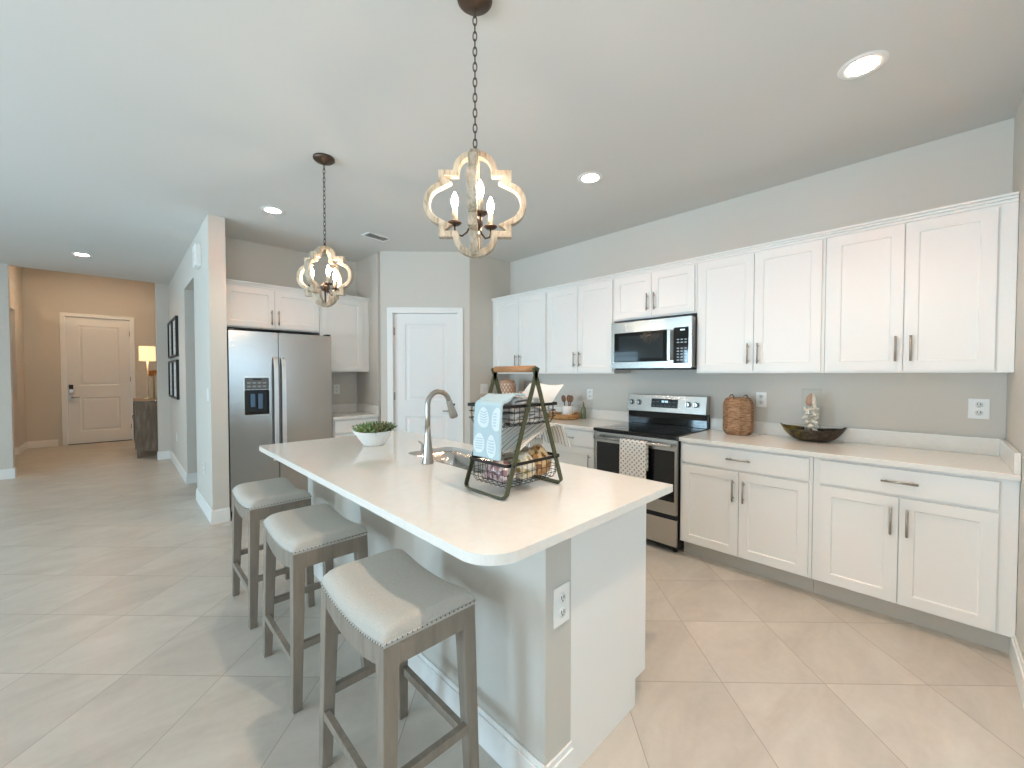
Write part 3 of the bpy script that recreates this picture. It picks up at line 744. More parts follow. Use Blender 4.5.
# ------------------------------------------------------------------ island
def island():
    t = thing('kitchen_island', 'blue grey and white kitchen island base under the quartz top', 'kitchen island', (.965, .845, 0))
    x0, y0, y1, px1, cx1 = 0, 0, 2.27, .132, .655
    ISL = paint('island wall paint', 'CCC8C0', .6)
    MB().box(x0, px1, y0, y1, 0, .8835).build('knee_wall', ISL, t, bev=.002)
    MB().box(px1+.001, cx1-.001, y0+.014, y1-.014, .114, .132).box(cx1-.012, cx1-.001, y0+.014, y1-.014, .1325, .8835).box(px1+.001, cx1-.02, .58, .598, .1325, .8835).box(px1+.001, cx1-.02, 1.42, 1.438, .1325, .8835).build('cabinet_body', CAB, t)
    MB().box(px1+.001, cx1-.095, y0+.014, y1-.014, 0, .1135).build('toe_kick', CAB, t)
    for yy in (y0+.001, y1-.013):
        MB().add([(px1+.0005,yy,0),(cx1-.082,yy,0),(cx1-.082,yy,.114),(cx1,yy,.114),(cx1,yy,.8835),(px1+.0005,yy,.8835),
                  (px1+.0005,yy+.012,0),(cx1-.082,yy+.012,0),(cx1-.082,yy+.012,.114),(cx1,yy+.012,.114),(cx1,yy+.012,.8835),(px1+.0005,yy+.012,.8835)],
                 [(0,1,2,3,4,5),(11,10,9,8,7,6)] + [(i,(i+1)%6,6+(i+1)%6,6+i) for i in range(6)]).build('end_panel', CAB, t)
    mb = MB()
    base_seg(mb, (x0-.0005, y0-.014), (x0-.0005, y1), (-1, 0)); base_seg(mb, (x0-.0145, y0-.0005), (px1, y0-.0005), (0, -1))
    mb.build('baseboard', TRIM, t, bev=.002)
    mb = MB().box(x0-.008, x0-.0005, y0-.008, y1, .85, .883).box(x0-.008, px1+.006, y0-.008, y0-.0005, .85, .883)
    mb.build('cap_molding', TRIM, t, bev=.002)
    # doors on the range side
    wd = (y1-.04)/4
    for k in range(4):
        a = .02+k*wd; mb = MB().relief(-(a+wd-.004), -a, .128, .865, -cx1-.0005, .0195, [(-(a+wd-.004)+RAIL, -a-RAIL, .128+RAIL, .865-RAIL)], .008, .004)
        mb.v = [(-y, -x, z) for x, y, z in mb.v]
        d = mb.build('door', CAB, t, bev=.0015)
        hy = a+.04 if k % 2 else a+wd-.045
        MB().cyl((cx1+.03, hy, .62), (cx1+.03, hy, .77), .006, n=12).cyl((cx1, hy, .64), (cx1+.03, hy, .64), .005, n=10).cyl((cx1, hy, .75), (cx1+.03, hy, .75), .005, n=10).build('handle', NICK, d)
island()
IX0, IX1, IY0, IY1 = .662, 1.715, .771, 3.130
SK = (1.240, 1.578, 1.47, 2.225)
outer = round_rect(IX0, IX1, IY0, IY1, (.115, .006, .006, .03), 14); hole = round_rect(*SK, (.06,)*4, 8)
o = MB().holed(outer, [hole], .884, .914, lambda x, y, d: (x, y, d)).build('countertop', QUARTZ, None, bev=.0025)
tag(o, 'large white quartz island countertop with a rounded near corner', 'countertop', 'white quartz countertops')
def sink():
    t = thing('kitchen_sink', 'stainless undermount sink set in the island countertop', 'sink', (1.43, 1.85, .883))
    rings = [((.012, .012), 0.0), ((.0, .0), -.0005), ((-.004, -.004), -.12), ((-.018, -.018), -.18), ((-.05, -.05), -.205)]
    mb = MB(); L = []
    for (e, _), z in rings:
        r = max(.03, .06+e); L.append([(x-1.43, y-1.85, z) for x, y in round_rect(SK[0]-e+.001 if e <= 0 else SK[0]-e, SK[1]+e, SK[2]-e, SK[3]+e, (r,)*4, 6)])
    n = len(L[0])
    mb.v = [p for l in L for p in l]
    for i in range(len(L)-1):
        for k in range(n): mb.face((i*n+k, i*n+(k+1) % n, (i+1)*n+(k+1) % n, (i+1)*n+k), True)
    mb.face([(len(L)-1)*n+k for k in range(n)])
    mb.build('basin', STEELH, t, fix=False)
    MB().lathe([(.0,-.203),(.03,-.203),(.045,-.2005),(.048,-.204)], n=24, cap=False).build('drain', NICK, t, fix=False)
sink()
def faucet():
    t = thing('faucet', 'brushed nickel gooseneck pull-down faucet beside the sink', 'faucet', (1.185, 1.876, .9145))
    MB().lathe([(0,0),(.031,0),(.031,.004),(.029,.01),(.026,.06),(.021,.11),(.0155,.16),(.0145,.2)], n=24).build('body', NICK, t)
    r = .070; pts = [(0,0,.19),(0,0,.25)] + [(r-r*math.cos(R(a)), 0, .312+r*math.sin(R(a))) for a in range(0, 166, 11)]
    MB().sweep(pts, .0142, 16).build('neck', NICK, t)
    e = Vector(pts[-1]); d = (Vector(pts[-1])-Vector(pts[-2])).normalized()
    q = [e + d*s for s in (0, .006, .02, .075, .098, .102)]
    MB().sweep(q, [.0145, .0165, .0165, .0225, .0235, .020], 18).build('spray_head', NICK, t)
    q0 = e+d*.03; MB().sweep([tuple(q0+Vector((.016,0,.002))), tuple(q0+Vector((.028,0,.004)))], [.007,.006], 10).build('spray_button', DARKP, t)
    MB().cyl((0,.018,.075),(0,.05,.075),.014,.012,16).sweep([(0,.046,.078),(-.004,.058,.098),(-.012,.075,.112)], [.008,.0065,.005], 10).build('handle', NICK, t)
faucet()

# ------------------------------------------------------------------ stools
def bar_stool():
    t = thing('bar_stool', '', 'bar stool', (0,0,0), 0, 'saddle bar stools along the island')
    hx, hy = .158, .236; dip = .030
    Z = lambda v, top: top - dip*(1-v*v)
    def cush(u, v):
        a, b = 2*u-1, 2*v-1
        ed = max(abs(a)**7, abs(b)**9)
        return (hx*a*(1-.0*ed), hy*b, Z(b, .716) - .028*abs(a)**8 - .024*abs(b)**12 + .0*ed)
    mb = MB().grid(cush, 24, 36)
    for sgn in (-1, 1):       # sides
        mb.grid(lambda u, v, s=sgn: (hx*s, hy*(2*u-1), (Z(2*u-1, .716)-.028-.024*abs(2*u-1)**12)*(1-v) + (Z(2*u-1, .658))*v), 36, 1)
        mb.grid(lambda u, v, s=sgn: (hx*(2*u-1), hy*s, (.716-.024-.028*abs(2*u-1)**8)*(1-v) + .650*v), 24, 1)
    seat = mb.build('seat', LINEN, t)
    # nailhead strip along the bottom of the cushion
    mb = MB()
    for s in (-1, 1):
        mb.sweep([(s*(hx+.0005), hy*(2*k/24-1), Z(2*k/24-1, .661)) for k in range(25)], .0035, 6)
        mb.sweep([(-hx, s*(hy+.0005), .661), (hx, s*(hy+.0005), .661)], .0035, 6)
    mb.build('welt', LINEN, seat)
    mb = MB()
    for s in (-1, 1):
        for k in range(30):
            b = 2*(k+.5)/30-1; mb.ball((s*(hx+.0030), hy*b, Z(b, .6615)), .0026, n=8, m=4)
        for k in range(20): mb.ball((hx*(2*(k+.5)/20-1), s*(hy+.0030), .6615), .0026, n=8, m=4)
    mb.build('nailhead_trim', M('pewter nailhead', '5C564F', .35, .9).m if 'pewter nailhead' not in bpy.data.materials else bpy.data.materials['pewter nailhead'], seat)
    for s in (-1, 1):         # long curved rails and short straight rails
        n = 20; x0, x1 = (s*(hx-.002), s*(hx-.026))
        mb = MB(); V = []
        for k in range(n+1):
            y = (hy-.04)*(2*k/n-1); b = y/hy
            V.append([(x0,y,Z(b,.657)),(x1,y,Z(b,.657)),(x1,y,Z(b,.657)-.055-.018*(1-b*b)),(x0,y,Z(b,.657)-.055-.018*(1-b*b))])
        mb.v = [p for q in V for p in q]
        for k in range(n):
            for e in range(4): mb.face((k*4+e, k*4+(e+1)%4, (k+1)*4+(e+1)%4, (k+1)*4+e))
        mb.build('apron', STWOOD, t)
        MB().box(-hx+.04, hx-.04, s*(hy-.002), s*(hy-.026), .585, .6495).build('apron', STWOOD, t)
    def legx(z): k = 1 - z/.6; return .0 + .012*k
    for sx in (-1, 1):
        for sy in (-1, 1):
            def sec(z, w):
                ox, oy = hx + .010*(1-z/.65), hy + .012*(1-z/.65)
                a, b, c, d = sx*ox, sx*(ox-w), sy*oy, sy*(oy-w)
                xs, ys = sorted((a, b)), sorted((c, d))
                return [(xs[0],ys[0],z),(xs[1],ys[0],z),(xs[1],ys[1],z),(xs[0],ys[1],z)]
            MB().hexa(sec(0, .036), sec(.653, .050)).build('leg', STWOOD, t, bev=.003)
    k = 1-.2/.65
    for s in (-1, 1):
        xx = s*(hx+.010*k-.012); MB().box(xx-.011, xx+.011, -hy+.034, hy-.034, .185, .215).build('stretcher', STWOOD, t, bev=.002)
        yy = s*(hy+.012*.57-.013); MB().box(-hx+.034, hx-.034, yy-.011, yy+.011, .245, .275).build('stretcher', STWOOD, t, bev=.002)
    return t
st = bar_stool(); st.location = (.657, 1.250, 0); st['label'] = 'grey wood saddle stool nearest the rounded island corner'
dup(st, (.657, 2.040, 0), 0, 'grey wood saddle stool in the middle of the island row')
dup(st, (.657, 2.805, 0), 0, 'grey wood saddle stool at the refrigerator end of the island')
#PART2
# ------------------------------------------------------------------ tiered basket stand on the island
RY0, RY1, RXL, RXR, RXA, RZA = 1.105, 1.352, 1.035, 1.368, 1.200, 1.418
TZ = .9145
OLIVE = M('olive green painted iron', '4F5038', .5, .3).m
IRON = M('dark wire iron', '2E2825', .5, .6).m
HANDW = wood('warm handle wood', '8A5E3C', 'A9764C', 'BE8D62', (8, 3, 8), .55)
def ribbon(mb, pts, wdir, w, th):     # flat bar along pts: width w along wdir, thickness th across
    P = [Vector(p) for p in pts]; Wd = Vector(wdir).normalized(); L = []
    for i, p in enumerate(P):
        a = P[max(0, i-1)]; b = P[min(len(P)-1, i+1)]; t = (b-a).normalized(); n = t.cross(Wd).normalized()
        L.append([p+Wd*w/2+n*th/2, p-Wd*w/2+n*th/2, p-Wd*w/2-n*th/2, p+Wd*w/2-n*th/2])
    b0 = len(mb.v); mb.v += [tuple(q) for l in L for q in l]
    for i in range(len(P)-1):
        for k in range(4): mb.face((b0+i*4+k, b0+i*4+(k+1)%4, b0+(i+1)*4+(k+1)%4, b0+(i+1)*4+k))
    mb.face((b0,b0+1,b0+2,b0+3)[::-1]); e = b0+(len(P)-1)*4; mb.face((e,e+1,e+2,e+3))
def basket_stand():
    t = thing('tiered_basket_stand', 'olive metal two-tier wire basket stand with a wooden handle on the island', 'basket stand', (1.2, 1.2285, TZ))
    o = Vector((1.2, 1.2285, TZ)); W3 = lambda x, y, z: (x-o.x, y-o.y, z-o.z)
    for xb, xa in ((RXL, RXA+.012), (RXR, RXA-.012)):
        up = Vector((xa-xb, 0, RZA-TZ-.004)).normalized(); nrm = up.cross(Vector((0,1,0)))
        pts = []; z0 = TZ+.0065; r = .022
        def q(y, s): b = Vector((xb, y, z0)) + up*s; return W3(b.x, b.y, b.z)
        Ltot = Vector((xa-xb, 0, RZA-z0)).length
        pts.append(q(RY0, Ltot)); pts.append(q(RY0, r))
        for a in range(15, 91, 15): pts.append(q(RY0+r-r*math.cos(R(a)), r-r*math.sin(R(a))))
        for a in range(0, 91, 15): pts.append(q(RY1-r+r*math.sin(R(a)), r-r*math.cos(R(a))))
        pts.append(q(RY1, Ltot))
        mb = MB(); ribbon(mb, pts, nrm, .020, .005); mb.build('frame', OLIVE, t)
    MB().cyl(W3(RXA, RY0+.004, RZA-.006), W3(RXA, RY1-.004, RZA-.006), .0135, n=18).build('handle', HANDW, t)
    for nm, x0, x1, zt, zb in (('upper_basket', 1.035, 1.352, 1.266, 1.188), ('lower_basket', 1.047, 1.368, 1.040, .950)):
        y0, y1 = RY0+.008, RY1-.008
        mb = MB(); c = round_rect(x0, x1, y0, y1, (.012,)*4, 3)
        mb.ring(c, offset_loop(c, .004), zt-.006, zt+.006, lambda u, v, d: W3(u, v, d)); rim = mb.build(nm, IRON, t)
        mb = MB(); e = .02; n = 11
        for k in range(1, n):
            x = x0 + (x1-x0)*k/n; mb.sweep([W3(x,y0+.004,zt),W3(x,y0+.004,zb+e),W3(x,y0+e,zb),W3(x,y1-e,zb),W3(x,y1-.004,zb+e),W3(x,y1-.004,zt)], .0013, 5)
        for k in range(1, 8):
            y = y0 + (y1-y0)*k/8; mb.sweep([W3(x0+.004,y,zt),W3(x0+.004,y,zb+e),W3(x0+e,y,zb-.002),W3(x1-e,y,zb-.002),W3(x1-.004,y,zb+e),W3(x1-.004,y,zt)], .0013, 5)
        for z in (zb+.025, zb+.052):
            mb.sweep([W3(u, v, z) for u, v in round_rect(x0+.004, x1-.004, y0+.004, y1-.004, (.012,)*4, 3)], .0013, 5, closed=True)
        mb.build('wire_mesh', IRON, rim)
    for y in (RY0+.0, RY1-.0):
        for z in (1.266, 1.04):
            for s in (-1, 1):
                k = (RZA-z)/(RZA-TZ); x = RXA + s*(RXR-RXA)*k
                MB().cyl(W3(x, y-.007, z), W3(x, y+.007, z), .004, n=10).build('rivet', IRON, t)
basket_stand()
# tea towel with leaves over the left end of the upper basket
BLUE = M('light blue cotton', 'AFC2C8', .9); n_ = BLUE.noise(BLUE.coords('Object'), 220, 2); BLUE.bump(n_, .15, .001); BLUE = BLUE.m
PALE = M('pale leaf print', 'D2DBDD', .9).m
def tea(u, v):
    y = 1.105 + .156*u; s = v*.330
    wav = .004*math.sin(u*7+.6)
    if s < .105: x = 1.140 - s; e = min(1, max(0, (x-1.035)/.055)); z = 1.285 + (.024 + .003*math.sin(s*30+u*5))*e*e*(3-2*e); return (x, y, z)
    s -= .105; r = .018
    if s < math.pi/2*r: a = s/r; return (1.035 - r*math.sin(a), y, 1.265+ r*math.cos(a) + .002)
    s -= math.pi/2*r; return (1.017 - wav*min(1, s*12) - .010*min(1, s/.2), y - .02*s, 1.267 - s)
tt = MB().grid(tea, 14, 60).build('tea_towel', BLUE, None, solid=.007); tag(tt, 'light blue tea towel printed with pale leaves hanging from the upper basket', 'towel')
mb = MB(); vn = MB()
def leafp(cy, cz, ry, rz, kind):
    def at(y, z, off=.0046):
        s = 1.267 - z; u = (y + .02*s - 1.105)/.156
        return (1.017 - .004*math.sin(u*7+.6)*min(1, s*12) - .010*min(1, s/.2) - off, y, z)
    ymin, ymax = 1.110, 1.255
    O = []; I = []
    n = 28
    for k in range(n):
        a = 2*math.pi*k/n; w = 1 - .18*math.sin(a)
        O.append((cy + ry*w*math.cos(a), cz + rz*math.sin(a))); I.append((cy + ry*.80*w*math.cos(a), cz + rz*.86*math.sin(a)))
    ok = lambda L: [(min(max(y, ymin), ymax), z) for y, z in L]
    q0 = len(mb.v); mb.v += [at(y, z, .0042) for y, z in ok(O)] + [at(cy, cz, .0042)]
    for k in range(n): mb.face((q0+k, q0+(k+1) % n, q0+n))
    bars = [(-.55,), (-.3,), (-.05,), (.2,), (.45,)]
    for (h_,) in bars:
        for s in (-1, 1):
            z0 = cz + rz*h_; w = ry*.68*math.sqrt(max(.05, 1-h_*h_))
            dz = rz*.16 if kind == 0 else (0 if kind == 1 else rz*.05)
            a = [(cy, z0-.0022), (cy+s*w, z0+dz-.0022), (cy+s*w, z0+dz+.0022), (cy, z0+.0022)]
            if not all(ymin < y < ymax for y, _ in a): continue
            vn.add([at(y, z, .0048) for y, z in a], [(0,1,2,3)])
leafp(1.206, 1.224, .032, .040, 0); leafp(1.126, 1.222, .030, .044, 1); leafp(1.226, 1.124, .028, .038, 1); leafp(1.154, 1.118, .031, .044, 2)
lp_ = mb.build('leaf_print', PALE, tt, fix=False); vn.build('leaf_vein', BLUE, lp_, fix=False)
# folded cloths in the upper basket
GREYL = M('pale grey linen', 'C3BFBB', .9); n_ = GREYL.noise(GREYL.coords('Object', (1, 1, 1)), 40, 4); GREYL.base(GREYL.ramp(n_, [(.35, 'B2AEAC'), (.6, 'D2CECA')])); GREYL = GREYL.m
def fold(name, x0, x1, y0, y1, z0, layers, th, mat, label, amp=.003, seed=0):
    # cloth folded back and forth: one thick serpentine sheet
    P = []; 
    for k in range(layers):
        z = z0 + th*(k+.5); xs = [x0+.006+(x1-x0-.012)*q/10 for q in range(11)]
        if k % 2: xs = xs[::-1]
        P += [(x, z + amp*math.sin(x*40+k*2+seed)) for x in xs]
        if k < layers-1:
            xe = xs[-1]; sgn = 1 if k % 2 == 0 else -1
            P += [(xe + sgn*.006*math.sin(R(a)), z + th/2 - th/2*math.cos(R(a))) for a in (45, 90, 135)]
    m = len(P)-1
    def fn(u, v):
        i = min(m, int(round(v*m))); x, z = P[i]; return (x, y0+(y1-y0)*u, z + .0015*math.sin(u*11+seed))
    o = MB().grid(fn, 10, m).build(name, mat, None, solid=th*.8); return o
tag(fold('folded_towel', 1.10, 1.258, 1.128, 1.330, 1.196, 7, .0145, GREYL, ''), 'pale grey folded towel lying in the upper basket', 'towel')
CREAM = M('white cotton cloth', 'E6E2DD', .9).m
def napkin(u, v):   # stiff folded napkin standing up out of the right end
    x = 1.275 + .105*v; z = 1.20 + .145*v**.8; return (x + .004*math.sin(u*9), 1.128+.2*u - .02*v, z + .004*math.sin(u*6+v*3))
o = MB().grid(napkin, 12, 16).build('napkin', CREAM, None, solid=.006); tag(o, 'white folded napkin sticking up from the right end of the upper basket', 'napkin')
STR = M('cream cloth with grey stripes', 'DED8CE', .9); X.nt = STR.nt
sp_ = STR.node('ShaderNodeSeparateXYZ'); STR.nt.links.new(STR.coords('Object'), sp_.inputs[0])
STR.base(STR.mix(((X(sp_.outputs[1])*55).frac().lt(.22)).k, 'E3DDD4', '9C968F'))
SPTH = [(1.115, 1.075), (1.20, 1.118), (1.29, 1.155), (1.345, 1.174), (1.385, 1.167), (1.405, 1.13), (1.425, 1.075)]
def striped(u, v):  # rises out of the lower basket and folds over towards the right
    i = min(5, int(v*6)); f_ = v*6-i; x = SPTH[i][0]*(1-f_)+SPTH[i+1][0]*f_; z = SPTH[i][1]*(1-f_)+SPTH[i+1][1]*f_
    return (x - .02*u*v, 1.135 + .185*u - .03*v*(1-u), z + .006*math.sin(u*13+v*4) + .012*u)
o = MB().grid(striped, 24, 48).build('striped_towel', STR.m, None, solid=.003); tag(o, 'cream towel with thin grey stripes rising between the two baskets', 'towel')
# bags of dried food in the lower basket
def bag(name, c, sz, rz, cols, label, seed):
    mt = M('packed '+name, cols[0], .25); v_ = mt.coords('Object'); vo = mt.node('ShaderNodeTexVoronoi'); vo.inputs['Scale'].default_value = 60; mt.nt.links.new(v_, vo.inputs['Vector'])
    mt.base(mt.ramp(vo.outputs['Color'], [(.2, cols[0]), (.5, cols[1]), (.8, cols[2])])); mt.bump(vo.outputs['Distance'], .5, .004)
    mt.b.inputs['Coat Weight'].default_value = .6; mt.b.inputs['Coat Roughness'].default_value = .12
    rnd = random.Random(seed); ph = [rnd.uniform(0, 6) for _ in range(6)]
    t = thing(name, label, 'food bag', (c[0], c[1], c[2]), rz, 'bags of dried food in the lower basket')
    mb = MB()
    n, m = 24, 14; b = 0
    for i in range(m+1):
        tt_ = i/m; prof = math.sin(math.pi*min(1, .08+tt_*.92))**.45 if tt_ < .97 else .35
        for k in range(n):
            a = 2*math.pi*k/n; ca, sa = math.cos(a), math.sin(a)
            f_ = 1+.06*math.sin(3*a+ph[0]+5*tt_)+.04*math.sin(5*a+ph[1]-7*tt_)
            ex = abs(ca)**.6*(1 if ca > 0 else -1); ey = abs(sa)**.6*(1 if sa > 0 else -1)
            mb.v.append((sz[0]*ex*prof*f_, sz[1]*ey*prof*f_*(1-.4*tt_), sz[2]*tt_))
    for i in range(m):
        for k in range(n): l = (k+1) % n; mb.face((i*n+k, i*n+l, (i+1)*n+l, (i+1)*n+k), True)
    mb.face(list(range(n))[::-1]); mb.face([m*n+k for k in range(n)])
    mb.build('bag_body', mt.m, t)
    cl = clear('clear bag film', 'E9E6E0', .5, .15)
    mb = MB().grid(lambda u, v: (sz[0]*.75*(2*u-1)*(1+.25*v), .010*math.sin(u*14+ph[2])*v + .004, sz[2]*.96 + .04*v + .006*math.sin(u*9+ph[3])), 16, 5)
    mb.build('gathered_top', cl, t, solid=.0015)
bag('pasta_bag', (1.105, 1.215, .958), (.042, .085, .085), R(4), ('6E4A4C', '9C7F84', 'D8C7C4'), 'dusky pink bag at the left end of the lower basket', 3)
bag('pasta_bag', (1.205, 1.18, .958), (.048, .055, .108), R(8), ('A08A4E', 'D8CFB8', 'E6E0D2'), 'pale yellow bag in the middle of the lower basket', 5)
bag('pasta_bag', (1.305, 1.19, .958), (.046, .060, .125), R(-6), ('7A4E26', 'B98A52', 'D6B684'), 'orange brown bag at the right end of the lower basket', 9)
o = fold('folded_cloth', 1.16, 1.345, 1.262, 1.335, .958, 6, .017, STR.m, '', .003, 2); tag(o, 'grey striped cloth folded behind the bags in the lower basket', 'cloth')

# ------------------------------------------------------------------ succulent planter
def planter():
    t = thing('succulent_planter', 'white boat-shaped pot of spiky green succulents on the island', 'potted plant', (1.225, 2.60, TZ), R(-16))
    A, B, H = .142, .058, .092
    def loop(k, z, ins=0):
        out = []
        for q in range(40):
            a = 2*math.pi*q/40; ca = math.cos(a); sa = math.sin(a)
            w = abs(sa)**1.25*(1 if sa > 0 else -1)
            out.append(((A*k-ins)*ca, (B*(.55+.45*k)-ins)*w, z + .016*abs(ca)**3*(z/H)))
        return out
    Ls = [loop(.46, 0), loop(.52, .012), loop(.70, .045), loop(.88, .075), loop(1, H), loop(1, H, .006), loop(.9, H-.018, .006)]
    mb = MB(); mb.v = [p for l in Ls for p in l]
    for i in range(len(Ls)-1):
        for k in range(40): l = (k+1) % 40; mb.face((i*40+k, i*40+l, (i+1)*40+l, (i+1)*40+k), True)
    mb.face(list(range(40))[::-1])
    mb.build('pot', M('white ceramic', 'E9EAE8', .3).m, t)
    sm_ = M('pebbly soil', '8A7A66', .95); n_ = sm_.noise(sm_.coords(), 180, 3); sm_.base(sm_.ramp(n_, [(.35, '5B4C3D'), (.65, 'B2A38E')])); sm_.bump(n_, .6, .006)
    mb = MB(); l = loop(.9, H-.020, .006); mb.v = l + [(0,0,H-.008)]
    for k in range(40): mb.face((k, (k+1) % 40, 40), True)
    mb.build('soil', sm_.m, t)
    rnd = random.Random(4)
    greens = []
    for a, b, c in (('3E5530', '7C9357', 'B6BF8A'), ('2F4733', '5E7A55', '93A27B'), ('4A4F33', '84885A', '9A7A5E')):
        g = M('succulent '+a, a, .45); sp = g.node('ShaderNodeSeparateXYZ'); g.nt.links.new(g.coords('Generated'), sp.inputs[0])
        g.base(g.ramp(g.noise(g.coords(), 60, 2), [(.3, a), (.55, b), (.75, c)])); greens.append(g.m)
    for i, (x, y, s, gi) in enumerate(((-.075, .004, .95, 0), (-.03, -.014, 1.15, 0), (.012, .014, 1.1, 1), (.05, -.008, 1.1, 2), (.09, .004, .95, 1), (-.005, -.03, .8, 2))):
        mb = MB()
        for k in range(24):
            a = k*2.39996; e = R(14 + 62*(1-k/24)); L = s*(.062 + .022*(k/24))
            el = R(86) - R(66)*((k+1)/24)
            d = Vector((math.cos(a)*math.cos(el), math.sin(a)*math.cos(el), math.sin(el)))
            p0 = Vector((x, y, H-.012)); pts = []; rr = []
            for q in range(6):
                f_ = q/5; p = p0 + d*L*f_ + Vector((0,0,.012*f_*f_ + .0))
                pts.append(tuple(p)); rr.append(0.0068*s*(math.sin(math.pi*(.18+.78*f_))**.8) + .0004)
            mb.sweep(pts, rr, 6)
        mb.build('rosette', greens[gi], t)
planter()

# ------------------------------------------------------------------ things on the range-wall counters
CT = .9145
def wicker_lantern():
    t = thing('wicker_lantern', 'tan woven wicker lantern standing right of the range', 'lantern', (3.545, 1.074, CT))
    wm = M('tan wicker', 'A87F58', .75); v_ = wm.coords('Object', (1,1,5)); n_ = wm.noise(v_, 26, 3); wm.base(wm.ramp(n_, [(.3, '75543B'), (.5, 'A37F60'), (.75, 'C3A183')])); wm = wm.m
    R0, H = .098, .285
    prof = [(0, 0)] + [(R0*(.80+.20*math.sin(math.pi/2*min(1, z/.035))) if z < .035 else (R0 if z < .24 else R0*(1-.20*((z-.24)/.045)**1.6)), z) for z in [H*k/66 for k in range(67)]]
    def fn(a, z):
        row = int(z/.0130); col = int(a/(2*math.pi)*32+.01)
        oct_ = 1/(math.cos(((a+math.pi/8) % (math.pi/4)) - math.pi/8)*1.04)
        return oct_*(1 + (.022 if (row+col) % 2 else -.012)) if z > .003 else oct_
    MB().lathe(prof[:], n=144, fn=fn).build('basket_body', wm, t)
    mb = MB()
    for k in range(8):
        a = math.pi/8 + k*math.pi/4; rr = R0*1.055
        mb.sweep([(rr*.84*math.cos(a), rr*.84*math.sin(a), .006), (rr*math.cos(a), rr*math.sin(a), .04), (rr*math.cos(a), rr*math.sin(a), .24), (rr*.84*math.cos(a), rr*.84*math.sin(a), .282)], .005, 6)
    mb.build('upright', wm, t)
    for z, rr in ((.038, 1.0), (.235, 1.0), (.284, .83)):
        MB().sweep([(R0*rr*1.01*math.cos(2*math.pi*k/32), R0*rr*1.01*math.sin(2*math.pi*k/32), z) for k in range(32)], .0065, 8, closed=True).build('rim', wm, t)
    for s in (-1, 1):
        MB().sweep([(.055*math.cos(R(a))-.0, s*.05, .284+.030*math.sin(R(a))) for a in range(0, 181, 18)], .0045, 8).build('handle', wm, t)
wicker_lantern()
BX, BY = 3.545, .592
def bowl():
    bm_ = M('dark patinated metal', '3B332B', .38, .35); v_ = bm_.coords('Object'); n_ = bm_.noise(v_, 22, 5, .7, .5)
    dark = bm_.ramp(n_, [(.3, '1E1A17'), (.55, '453A31'), (.8, '6B6153')])
    X.nt = bm_.nt; sp = bm_.node('ShaderNodeSeparateXYZ'); bm_.nt.links.new(v_, sp.inputs[0])
    msk = X(bm_.ramp(((X(bm_.noise(v_, 14, 6, .75))-.5)*2.2 + X(sp.outputs[0])*3.2).k, [(.22, '000000'), (.62, 'FFFFFF')]))
    bm_.base(bm_.mix(msk.k, dark, '7F6E24')); bm_.bump(n_, .4, .004)
    t = thing('boat_bowl', 'dark patinated boat-shaped bowl with pointed ends holding the shell vase', 'bowl', (BX, BY, CT), R(90))
    A, B, H = .192, .105, .082
    def fn(u, v):
        a = 2*math.pi*u; ca, sa = math.cos(a), math.sin(a); k = .25+.75*v**.62
        w = abs(sa)**1.3*(1 if sa > 0 else -1)
        z = H*v**1.5 + .03*abs(ca)**4*v*v + .004*math.sin(5*a)*v
        return (A*ca*k, B*w*k, z + .004)
    mb = MB().grid(fn, 56, 14, closed_u=True); mb.face(list(range(56))[::-1])
    mb.build('bowl_body', bm_.m, t, solid=.006)
bowl()
GLASS = clear('clear glass', 'FDFEFD', .5)
VZ = CT+.0175
mb = MB().lathe([(0, 0), (.052, 0), (.056, .004), (.056, .355), (.0535, .357), (.0535, .345)], n=36, cap=False)
vt = mb.build('glass_vase', GLASS, None, (BX-.005, BY+.005, VZ)); tag(vt, 'clear glass cylinder vase filled with white seashells', 'vase')
SHELL = M('white seashell', 'E9E2D6', .45); n_ = SHELL.noise(SHELL.coords(), 120, 3); SHELL.base(SHELL.ramp(n_, [(.35, 'D5C6B4'), (.6, 'F1ECE2')])); SHELL.bump(n_, .2, .003); SHELL = SHELL.m
PINK = M('pinkish shell', 'C69C86', .5).m
def shell_mesh(kind):
    mb = MB()
    if kind == 0:    # scallop: fan with ribs
        for side in (1, -1):
            mb.grid(lambda u, v, s=side: ((.004+.026*v)*math.sin(R(-62+124*u))*1.0, s*(.008*math.sin(math.pi*min(1, v*.94+.03)) + .0012*math.cos(u*44)*v), -.012+(.004+.024*v)*math.cos(R(-62+124*u))), 30, 6)
    elif kind == 1:  # whelk: spiral cone with whorls
        mb.lathe([(0, -.022), (.004, -.018), (.008, -.012), (.013, -.002), (.0145, .004), (.011, .008), (.0115, .011), (.008, .014), (.0085, .016), (.005, .019), (.0055, .021), (0, .027)], n=18, fn=lambda a, z: 1+.10*math.sin(a+z*250))
    else:            # cockle
        mb.ball((0,0,0), .020, .013, .016, 18, 10)
        mb.v = [(x*(1+.05*math.sin(math.atan2(z, x)*16)), y, z*(1+.05*math.sin(math.atan2(z, x)*16))) for x, y, z in mb.v]
    return mb
protos = []
rnd = random.Random(11)
zl = VZ+.030; n_sh = 0
lab = ['white fan-shaped seashell in the glass vase', 'white spiral seashell in the glass vase', 'white rounded seashell in the glass vase']
